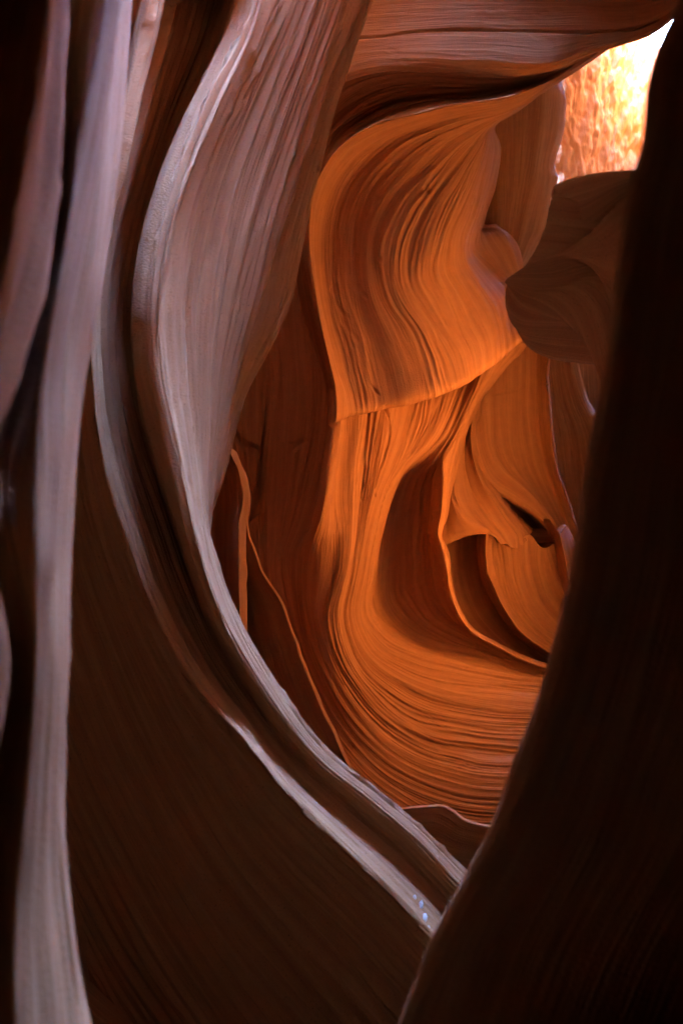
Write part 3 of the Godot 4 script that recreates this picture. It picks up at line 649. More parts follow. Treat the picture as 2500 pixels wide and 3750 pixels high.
	var sandstone_wall_001 := thing("sandstone_wall_001", "sculpted orange wall with a dark eye-shaped hole, right of the curved column", "rock wall", Vector3(1.2, 1, -10))
	part("panel", rock([
		[1.155, 6.581, -10.488, 1.2, 5.925, -10.664, 1.324, 5.323, -10.722, 1.379, 4.947, -10.719, 1.49, 4.732, -10.777, 1.757, 4.56, -10.823, 2.024, 4.388, -10.869, 2.18, 4.173, -10.926],
		[1.085, 6.344, -9.931, 1.128, 5.722, -10.097, 1.245, 5.151, -10.147, 1.297, 4.792, -10.139, 1.402, 4.589, -10.194, 1.655, 4.426, -10.237, 1.908, 4.263, -10.281, 2.055, 4.06, -10.336],
		[1.076, 6.276, -9.721, 1.118, 5.667, -9.884, 1.232, 5.106, -9.931, 1.283, 4.754, -9.922, 1.386, 4.555, -9.975, 1.633, 4.395, -10.018, 1.88, 4.236, -10.061, 2.025, 4.037, -10.114],
		[1.328, 6.276, -9.721, 1.379, 5.667, -9.884, 1.412, 5.22, -10.004, 1.447, 4.92, -10.032, 1.545, 4.704, -10.039, 1.703, 4.549, -10.029, 1.851, 4.401, -10.037, 2.004, 4.136, -10.087],
		[1.68, 6.32, -9.813, 1.68, 5.705, -9.977, 1.68, 5.255, -10.098, 1.701, 5.009, -10.164, 1.757, 4.768, -10.177, 1.833, 4.611, -10.167, 1.919, 4.422, -10.114, 2.087, 4.097, -10.098],
		[1.88, 6.342, -9.859, 1.88, 5.725, -10.024, 1.88, 5.272, -10.145, 1.922, 4.983, -10.223, 1.986, 4.736, -10.289, 2.062, 4.517, -10.296, 2.169, 4.165, -10.287],
		[1.988, 6.276, -9.721, 1.987, 6.18, -9.747, 1.989, 6.085, -9.772, 1.994, 5.989, -9.798, 1.991, 5.893, -9.824, 1.995, 5.797, -9.849, 1.985, 5.702, -9.875, 1.973, 5.606, -9.9, 1.986, 5.511, -9.926, 1.997, 5.416, -9.951, 2.004, 5.321, -9.977, 2.014, 5.225, -10.003, 2.023, 5.13, -10.028, 2.036, 5.035, -10.053, 2.047, 4.94, -10.079, 2.057, 4.845, -10.104, 2.078, 4.751, -10.13, 2.104, 4.659, -10.154, 2.139, 4.57, -10.178, 2.171, 4.479, -10.202, 2.205, 4.389, -10.227, 2.225, 4.295, -10.252, 2.264, 4.207, -10.275, 2.286, 4.113, -10.301, 2.317, 4.022, -10.325, 2.349, 3.931, -10.349, 2.379, 3.84, -10.374],
		[2.016, 6.311, -9.794, 2.015, 6.215, -9.82, 2.017, 6.118, -9.846, 2.022, 6.022, -9.872, 2.019, 5.926, -9.898, 2.022, 5.829, -9.924, 2.013, 5.733, -9.949, 2.001, 5.637, -9.975, 2.013, 5.54, -10.001, 2.025, 5.445, -10.027, 2.032, 5.349, -10.052, 2.041, 5.253, -10.078, 2.051, 5.157, -10.104, 2.064, 5.061, -10.129, 2.075, 4.965, -10.155, 2.086, 4.869, -10.181, 2.106, 4.775, -10.206, 2.132, 4.682, -10.231, 2.168, 4.592, -10.255, 2.2, 4.501, -10.279, 2.235, 4.41, -10.304, 2.255, 4.315, -10.329, 2.294, 4.226, -10.353, 2.316, 4.132, -10.378, 2.347, 4.04, -10.403, 2.379, 3.949, -10.427, 2.41, 3.857, -10.452],
		[2.06, 6.497, -10.18, 2.059, 6.396, -10.206, 2.061, 6.296, -10.233, 2.066, 6.196, -10.26, 2.063, 6.096, -10.287, 2.067, 5.995, -10.314, 2.057, 5.895, -10.341, 2.044, 5.795, -10.367, 2.057, 5.695, -10.394, 2.069, 5.596, -10.421, 2.077, 5.496, -10.448, 2.087, 5.396, -10.474, 2.096, 5.296, -10.501, 2.11, 5.197, -10.528, 2.121, 5.098, -10.554, 2.132, 4.998, -10.581, 2.154, 4.9, -10.607, 2.181, 4.804, -10.633, 2.218, 4.71, -10.658, 2.251, 4.615, -10.684, 2.287, 4.521, -10.709, 2.308, 4.422, -10.735, 2.349, 4.33, -10.76, 2.372, 4.231, -10.786, 2.404, 4.136, -10.812, 2.438, 4.041, -10.837, 2.469, 3.946, -10.863]], {"nv": 156, "nu": [16, 7, 21, 27, 16, 32, 4, 12], "sharp": [6], "back": Vector3(-0.200, 0.155, -0.580), "cracks": [{"box": AABB(Vector3(0.94, 5.02, -10.45), Vector3(1.45, 0.93, 0.93)), "pts": PackedVector3Array([Vector3(1.338, 5.425, -9.930), Vector3(1.590, 5.487, -9.997), Vector3(1.812, 5.552, -10.048), Vector3(1.984, 5.529, -9.921)]), "wide": 0.0200, "deep": 0.0300}], "sd": 91, "unit": 0.024, "broad": 0.06, "mid": 0.08, "fine": 0.08}), rock_red, sandstone_wall_001)
	part("swoosh", rock([
		[1.217, 5.318, -9.564, 1.065, 4.934, -9.563, 1, 4.571, -9.609, 0.944, 4.288, -9.633, 0.904, 4.039, -9.699, 0.856, 3.866, -9.745],
		[1.264, 5.336, -9.61, 1.111, 4.95, -9.61, 1.043, 4.58, -9.637, 1.023, 4.326, -9.622, 1.126, 4.124, -9.604, 1.26, 4.026, -9.599, 1.327, 3.98, -9.611, 1.319, 3.973, -9.613],
		[1.291, 5.374, -9.652, 1.168, 5.059, -9.737, 1.144, 4.881, -9.784, 1.16, 4.684, -9.837, 1.214, 4.498, -9.856, 1.31, 4.283, -9.841, 1.408, 4.107, -9.805, 1.498, 3.936, -9.779, 1.526, 3.875, -9.764],
		[1.317, 5.413, -9.694, 1.219, 5.081, -9.679, 1.197, 4.869, -9.684, 1.23, 4.674, -9.736, 1.294, 4.489, -9.755, 1.408, 4.301, -9.753, 1.511, 4.136, -9.756, 1.618, 3.974, -9.768, 1.626, 3.885, -9.792],
		[1.336, 5.451, -9.735, 1.281, 5.159, -9.834, 1.276, 4.969, -9.916, 1.328, 4.784, -10.017, 1.407, 4.603, -10.066, 1.526, 4.403, -10.078, 1.633, 4.216, -10.066, 1.72, 4.08, -9.978, 1.742, 4.039, -9.948],
		[1.398, 5.568, -9.962, 1.341, 5.269, -10.063, 1.336, 5.074, -10.147, 1.39, 4.885, -10.249, 1.471, 4.699, -10.299, 1.593, 4.495, -10.312, 1.702, 4.303, -10.301, 1.791, 4.164, -10.214, 1.814, 4.122, -10.184],
		[1.49, 5.771, -10.426, 1.431, 5.458, -10.53, 1.426, 5.254, -10.616, 1.481, 5.055, -10.721, 1.566, 4.861, -10.773, 1.694, 4.647, -10.789, 1.808, 4.447, -10.78, 1.903, 4.303, -10.695, 1.926, 4.259, -10.665]], {"nv": 114, "nu": [48, 24, 13, 14, 9, 16], "back": Vector3(0.000, 0.181, -0.676), "sd": 94, "unit": 0.022, "broad": 0.3, "mid": 0.4, "fine": 0.14}), rock_red, sandstone_wall_001)
	part("hole", rock([
		[1.323, 4.697, -10.455, 1.517, 4.446, -10.522, 1.712, 4.237, -10.578, 1.884, 4.091, -10.617, 2.014, 4.008, -10.639, 2.101, 3.862, -10.678],
		[1.416, 4.897, -10.815, 1.595, 4.68, -10.873, 1.797, 4.507, -10.92, 2.021, 4.356, -10.96, 2.133, 4.226, -10.995, 2.222, 3.988, -11.059],
		[1.4, 4.936, -10.494, 1.509, 4.767, -10.539, 1.749, 4.599, -10.585, 2.033, 4.409, -10.635, 2.142, 4.241, -10.681, 2.207, 3.967, -10.754]], {"nv": 88, "nu": [16, 13], "back": Vector3(0.000, 0.104, -0.386), "sd": 95, "unit": 0.022, "broad": 0.06, "mid": 0.1, "fine": 0.08}), rock_red, sandstone_wall_001)
	part("striped_panel", rock([
		[1.303, 4.196, -10.071, 1.295, 3.957, -10.135, 1.324, 3.718, -10.199, 1.447, 3.439, -10.274, 1.612, 3.2, -10.338, 1.922, 2.961, -10.402, 2.252, 2.762, -10.455],
		[1.318, 4.027, -9.651, 1.302, 3.855, -9.697, 1.33, 3.646, -9.753, 1.444, 3.367, -9.827, 1.602, 3.139, -9.889, 1.886, 2.941, -9.942, 2.194, 2.769, -9.988],
		[1.427, 3.955, -9.774, 1.466, 3.773, -9.874, 1.498, 3.58, -9.926, 1.586, 3.348, -9.988, 1.743, 3.151, -10.02, 1.977, 2.992, -10.031, 2.236, 2.839, -10.073],
		[1.538, 3.905, -9.839, 1.557, 3.739, -9.904, 1.599, 3.547, -9.966, 1.693, 3.354, -10.028, 1.833, 3.199, -10.069, 2.071, 3.041, -10.091, 2.267, 2.922, -10.102],
		[1.731, 4.037, -9.907, 1.731, 3.795, -9.972, 1.775, 3.603, -10.044, 1.872, 3.411, -10.116, 1.973, 3.293, -10.148, 2.132, 3.153, -10.164, 2.33, 3.013, -10.181],
		[1.874, 3.931, -9.987, 1.89, 3.77, -10.051, 1.936, 3.619, -10.122, 2.005, 3.481, -10.159, 2.107, 3.382, -10.186, 2.226, 3.261, -10.198, 2.382, 3.138, -10.199],
		[2.018, 3.99, -10.023, 2.077, 3.827, -10.118, 2.128, 3.698, -10.205, 2.19, 3.599, -10.231, 2.252, 3.479, -10.263, 2.334, 3.399, -10.285, 2.458, 3.24, -10.327]], {"nv": 131, "nu": [15, 15, 12, 21, 18, 19], "sharp": [1], "back": Vector3(0.000, 0.129, -0.483), "sd": 96, "unit": 0.02, "broad": 0.25, "mid": 0.4, "fine": 0.14}), rock_red, sandstone_wall_001)
	part("hollow", rock([
		[0.793, 4.224, -9.857, 0.833, 3.756, -9.982, 0.914, 3.287, -10.108, 1.278, 2.896, -10.213, 2.087, 2.584, -10.296],
		[1.155, 4.314, -10.195, 1.155, 3.829, -10.325, 1.28, 3.425, -10.433, 1.573, 3.102, -10.52, 2.2, 2.738, -10.617],
		[1.509, 4.276, -10.05, 1.551, 3.798, -10.178, 1.674, 3.399, -10.285, 1.88, 3.081, -10.37, 2.252, 2.762, -10.455]], {"nv": 148, "nu": [21, 25], "back": Vector3(0.000, 0.129, -0.483), "sd": 97, "unit": 0.02, "broad": 0.05, "mid": 0.06, "fine": 0.05}), rock_red, sandstone_wall_001)
	part("rib", rock([
		[1.914, 4.152, -9.772, 1.97, 4.025, -9.807, 2.034, 3.734, -9.884, 2.127, 3.348, -9.988],
		[1.977, 3.985, -9.662, 2.024, 3.779, -9.717, 2.059, 3.588, -9.768, 2.134, 3.322, -9.84],
		[2.028, 4.047, -9.749, 2.076, 3.839, -9.805, 2.112, 3.647, -9.856, 2.188, 3.377, -9.928],
		[2.107, 4.151, -9.98, 2.189, 4.013, -10.017, 2.291, 3.658, -10.112, 2.352, 3.382, -10.186]], {"nv": 61, "nu": [16, 5, 12], "back": Vector3(0.000, 0.078, -0.290), "sd": 98, "unit": 0.02, "broad": 0.05, "mid": 0.1, "fine": 0.08}), rock_red, sandstone_wall_001)
	tag(obj("sandstone_wall_002", rock([
		[1.742, 7.123, -10.943, 1.742, 5.974, -11.251, 1.884, 4.136, -11.744, 1.979, 2.757, -12.113],
		[2.206, 7.215, -11.126, 2.254, 6.047, -11.439, 2.399, 4.178, -11.94, 2.496, 2.776, -12.315],
		[2.545, 7.215, -11.126, 2.583, 6.356, -11.356, 2.651, 6.08, -11.43, 2.724, 5.898, -11.479, 2.825, 5.73, -11.524, 2.98, 5.113, -11.689, 3.125, 3.711, -12.065, 3.125, 2.776, -12.315],
		[2.649, 7.472, -11.678, 2.69, 6.57, -11.92, 2.761, 6.281, -11.997, 2.837, 6.089, -12.049, 2.944, 5.913, -12.096, 3.106, 5.266, -12.269, 3.258, 3.795, -12.663, 3.258, 2.815, -12.926]], {"nv": 193, "nu": [25, 36, 11], "back": Vector3(-0.200, 0.155, -0.580), "sd": 92, "unit": 0.03, "broad": 0.05, "mid": 0.07, "fine": 0.05}), rock_red), "plain deep orange wall beyond the thin bright upright edge of the pocket", "rock wall", "")
	tag(obj("sandstone_wall_003", rock([
		[2.596, 7.676, -12.038, 2.596, 6.412, -12.376, 2.701, 5.401, -12.647],
		[3.19, 7.814, -12.311, 3.19, 6.521, -12.658, 3.297, 5.487, -12.935],
		[3.919, 8.136, -12.95, 3.919, 6.776, -13.314, 4.031, 5.689, -13.605]], {"nv": 90, "nu": [25, 25], "back": Vector3(0.200, 0.207, -0.773), "sd": 93, "unit": 0.03, "broad": 0.05, "mid": 0.07, "fine": 0.05}), rock_red), "small pale orange wall seen just under the dark hanging rock", "rock wall", "")
	tag(obj("sandstone_slab", rock([
		[-1.325, 4.112, -7.299, -1.325, 3.227, -7.536, -1.233, 2.342, -7.773, -0.856, 1.46, -7.906, 0.048, 0.743, -7.994, 1.221, 0.471, -7.963],
		[-0.898, 3.802, -7.123, -0.839, 3.174, -7.291, -0.716, 2.455, -7.432, -0.391, 1.746, -7.57, 0.191, 1.241, -7.654, 1.188, 1.053, -7.6],
		[-0.637, 3.63, -6.755, -0.625, 3.558, -6.774, -0.624, 3.484, -6.794, -0.617, 3.412, -6.813, -0.606, 3.34, -6.833, -0.593, 3.268, -6.852, -0.566, 3.2, -6.87, -0.54, 3.131, -6.888, -0.515, 3.062, -6.907, -0.476, 2.999, -6.924, -0.433, 2.94, -6.94, -0.393, 2.878, -6.956, -0.364, 2.81, -6.974, -0.341, 2.741, -6.993, -0.316, 2.672, -7.012, -0.286, 2.605, -7.03, -0.268, 2.534, -7.049, -0.239, 2.466, -7.067, -0.212, 2.398, -7.085, -0.182, 2.331, -7.103, -0.153, 2.264, -7.121, -0.125, 2.196, -7.139, -0.091, 2.131, -7.156, -0.054, 2.067, -7.174, -0.026, 1.999, -7.192, 0.004, 1.932, -7.21, 0.037, 1.866, -7.227, 0.069, 1.801, -7.245, 0.106, 1.737, -7.262, 0.148, 1.678, -7.278, 0.214, 1.644, -7.287, 0.279, 1.607, -7.296, 0.348, 1.579, -7.301, 0.423, 1.585, -7.295, 0.497, 1.591, -7.29, 0.572, 1.597, -7.284, 0.646, 1.598, -7.279, 0.713, 1.563, -7.282, 0.771, 1.516, -7.288, 0.839, 1.492, -7.29, 0.912, 1.476, -7.29, 0.986, 1.469, -7.289, 1.061, 1.47, -7.286, 1.136, 1.46, -7.287, 1.21, 1.457, -7.285],
		[-0.638, 3.658, -6.83, -0.625, 3.585, -6.85, -0.625, 3.511, -6.869, -0.617, 3.438, -6.889, -0.606, 3.365, -6.909, -0.593, 3.292, -6.928, -0.565, 3.223, -6.947, -0.539, 3.154, -6.965, -0.514, 3.084, -6.984, -0.475, 3.021, -7.001, -0.431, 2.96, -7.017, -0.39, 2.898, -7.034, -0.361, 2.829, -7.052, -0.338, 2.759, -7.071, -0.313, 2.689, -7.09, -0.282, 2.621, -7.108, -0.264, 2.55, -7.127, -0.235, 2.481, -7.145, -0.208, 2.412, -7.164, -0.177, 2.345, -7.182, -0.148, 2.277, -7.2, -0.12, 2.208, -7.219, -0.085, 2.142, -7.236, -0.048, 2.077, -7.254, -0.019, 2.009, -7.272, 0.011, 1.941, -7.29, 0.044, 1.875, -7.308, 0.077, 1.808, -7.326, 0.115, 1.744, -7.343, 0.157, 1.685, -7.359, 0.224, 1.65, -7.368, 0.29, 1.612, -7.377, 0.359, 1.584, -7.383, 0.434, 1.59, -7.377, 0.51, 1.597, -7.371, 0.586, 1.602, -7.365, 0.661, 1.604, -7.36, 0.728, 1.568, -7.363, 0.787, 1.521, -7.37, 0.856, 1.496, -7.372, 0.93, 1.48, -7.372, 1.005, 1.473, -7.371, 1.081, 1.474, -7.368, 1.156, 1.464, -7.368, 1.231, 1.461, -7.367],
		[-0.71, 3.791, -7.333, -0.697, 3.713, -7.354, -0.696, 3.633, -7.375, -0.687, 3.554, -7.396, -0.676, 3.476, -7.417, -0.662, 3.398, -7.438, -0.632, 3.324, -7.458, -0.604, 3.25, -7.478, -0.577, 3.175, -7.498, -0.535, 3.107, -7.516, -0.488, 3.042, -7.534, -0.445, 2.975, -7.552, -0.413, 2.902, -7.571, -0.388, 2.826, -7.591, -0.361, 2.751, -7.611, -0.328, 2.678, -7.631, -0.309, 2.601, -7.652, -0.277, 2.528, -7.671, -0.248, 2.454, -7.691, -0.215, 2.382, -7.71, -0.184, 2.308, -7.73, -0.154, 2.235, -7.75, -0.116, 2.164, -7.769, -0.077, 2.095, -7.787, -0.046, 2.021, -7.807, -0.014, 1.948, -7.826, 0.021, 1.877, -7.846, 0.057, 1.806, -7.865, 0.097, 1.737, -7.883, 0.142, 1.673, -7.9, 0.215, 1.636, -7.91, 0.285, 1.596, -7.92, 0.359, 1.565, -7.926, 0.44, 1.572, -7.92, 0.522, 1.579, -7.914, 0.603, 1.585, -7.908, 0.683, 1.587, -7.903, 0.756, 1.548, -7.907, 0.819, 1.498, -7.915, 0.893, 1.471, -7.917, 0.972, 1.454, -7.917, 1.053, 1.446, -7.916, 1.134, 1.448, -7.913, 1.215, 1.437, -7.914, 1.296, 1.433, -7.913]], {"nv": 345, "nu": [50, 40, 4, 17], "sharp": [2], "back": Vector3(-0.500, -0.038, -0.631), "sd": 51, "unit": 0.02, "broad": 0.05, "mid": 0.05, "fine": 0.06, "tint": 0.1}), rock_red), "dark brown leaning slab with a thin bright rim, below the orange wall", "rock slab", "")
	tag(obj("sandstone_fin", rock([
		[-0.969, 3.983, -6.505, -0.969, 3.322, -6.682, -0.941, 2.794, -6.824, -0.832, 2.265, -6.965],
		[-0.754, 3.709, -6.371, -0.754, 3.272, -6.488, -0.741, 2.759, -6.626, -0.648, 2.272, -6.756],
		[-0.66, 3.63, -6.134, -0.637, 3.571, -6.15, -0.607, 3.514, -6.165, -0.593, 3.452, -6.181, -0.579, 3.39, -6.198, -0.577, 3.327, -6.215, -0.588, 3.266, -6.231, -0.603, 3.204, -6.248, -0.602, 3.141, -6.265, -0.603, 3.078, -6.282, -0.603, 3.014, -6.299, -0.6, 2.951, -6.316, -0.6, 2.888, -6.333, -0.6, 2.824, -6.35, -0.597, 2.761, -6.366, -0.596, 2.697, -6.383, -0.595, 2.634, -6.4, -0.592, 2.571, -6.417, -0.581, 2.508, -6.434, -0.572, 2.445, -6.451, -0.558, 2.383, -6.468, -0.547, 2.321, -6.484],
		[-0.66, 3.664, -6.228, -0.641, 3.613, -6.242, -0.617, 3.564, -6.255, -0.6, 3.514, -6.268, -0.587, 3.461, -6.282, -0.577, 3.408, -6.297, -0.577, 3.354, -6.311, -0.586, 3.301, -6.325, -0.597, 3.248, -6.339, -0.601, 3.195, -6.354, -0.602, 3.141, -6.368, -0.602, 3.087, -6.383, -0.602, 3.033, -6.397, -0.599, 2.979, -6.412, -0.599, 2.925, -6.426, -0.6, 2.871, -6.441, -0.598, 2.817, -6.455, -0.595, 2.763, -6.47, -0.594, 2.709, -6.484, -0.594, 2.655, -6.498, -0.591, 2.601, -6.513, -0.584, 2.547, -6.527, -0.575, 2.494, -6.542, -0.566, 2.441, -6.556, -0.554, 2.388, -6.57, -0.545, 2.334, -6.584],
		[-0.645, 3.664, -6.269, -0.619, 3.597, -6.287, -0.588, 3.533, -6.305, -0.571, 3.463, -6.323, -0.561, 3.392, -6.342, -0.567, 3.321, -6.361, -0.582, 3.251, -6.38, -0.586, 3.18, -6.399, -0.587, 3.109, -6.418, -0.588, 3.037, -6.437, -0.582, 2.966, -6.456, -0.586, 2.894, -6.476, -0.583, 2.823, -6.495, -0.581, 2.751, -6.514, -0.58, 2.68, -6.533, -0.577, 2.608, -6.552, -0.57, 2.537, -6.571, -0.558, 2.467, -6.59, -0.543, 2.397, -6.609, -0.53, 2.326, -6.628],
		[-0.711, 3.777, -6.612, -0.687, 3.713, -6.629, -0.654, 3.652, -6.645, -0.638, 3.585, -6.663, -0.624, 3.518, -6.681, -0.622, 3.45, -6.699, -0.634, 3.384, -6.717, -0.65, 3.318, -6.735, -0.649, 3.25, -6.753, -0.65, 3.181, -6.771, -0.65, 3.113, -6.79, -0.646, 3.045, -6.808, -0.647, 2.977, -6.826, -0.647, 2.908, -6.845, -0.643, 2.84, -6.863, -0.642, 2.772, -6.881, -0.641, 2.704, -6.899, -0.638, 2.635, -6.918, -0.626, 2.568, -6.936, -0.616, 2.5, -6.954, -0.601, 2.433, -6.972, -0.59, 2.366, -6.99]], {"nv": 130, "nu": [31, 17, 4, 4, 14], "sharp": [2], "back": Vector3(-0.400, -0.064, -0.535), "sd": 52, "unit": 0.02, "broad": 0.05, "mid": 0.06, "fine": 0.06, "tint": 0.1}), rock_red), "narrow brown fin with a pink rim tucked behind the striped curtain", "rock fin", "")
	tag(obj("hanging_rock", rock([
		[0.906, 4.066, -5.24, 0.976, 3.982, -5.341, 1.049, 3.957, -5.427, 1.133, 3.954, -5.506, 1.288, 3.959, -5.584, 1.443, 3.945, -5.587, 1.657, 3.931, -5.591, 2.181, 3.927, -5.592],
		[0.837, 3.935, -4.961, 0.903, 3.844, -5.064, 0.972, 3.822, -5.148, 1.059, 3.803, -5.193, 1.2, 3.797, -5.234, 1.34, 3.782, -5.238, 1.552, 3.769, -5.241, 2.015, 3.729, -5.173],
		[0.74, 3.864, -4.508, 0.792, 3.796, -4.565, 0.947, 3.755, -4.615, 1.126, 3.736, -4.621, 1.325, 3.736, -4.621, 1.532, 3.72, -4.586, 1.794, 3.704, -4.551],
		[0.716, 3.805, -4.327, 0.784, 3.805, -4.327, 0.934, 3.805, -4.327, 1.076, 3.823, -4.283, 1.234, 2.409, -4.622, 1.426, 3.84, -4.199, 1.656, 3.804, -4.13],
		[0.77, 3.801, -4.21, 0.826, 3.815, -4.19, 0.923, 3.84, -4.16, 1.023, 3.905, -4.103, 1.166, 4.004, -3.998, 1.368, 4.021, -3.954, 1.601, 4.017, -3.916],
		[0.804, 3.817, -4.009, 0.835, 3.856, -3.975, 0.884, 3.899, -3.947, 0.981, 3.921, -3.902, 1.1, 3.946, -3.817, 1.298, 3.945, -3.738, 1.504, 3.919, -3.667],
		[0.813, 3.888, -3.793, 0.824, 3.921, -3.784, 0.85, 3.916, -3.746, 0.938, 3.921, -3.706, 1.084, 3.896, -3.634, 1.239, 3.863, -3.564, 1.435, 3.828, -3.494],
		[1.118, 4.697, -5.15, 1.131, 4.732, -5.141, 1.173, 4.754, -5.135, 1.301, 4.794, -5.124, 1.53, 4.821, -5.117, 1.754, 4.791, -5.046, 2.043, 4.759, -4.976]], {"nv": 388, "nu": [19, 28, 120, 120, 23, 27, 65], "sharp": [4, 6], "back": Vector3(0.500, 0.152, -0.373), "sd": 61, "unit": 0.02, "broad": 0.05, "mid": 0.05, "fine": 0.05, "tint": 0.1}), rock_red), "dark hat-shaped rock jutting from the black wall into the glow", "rock", "")
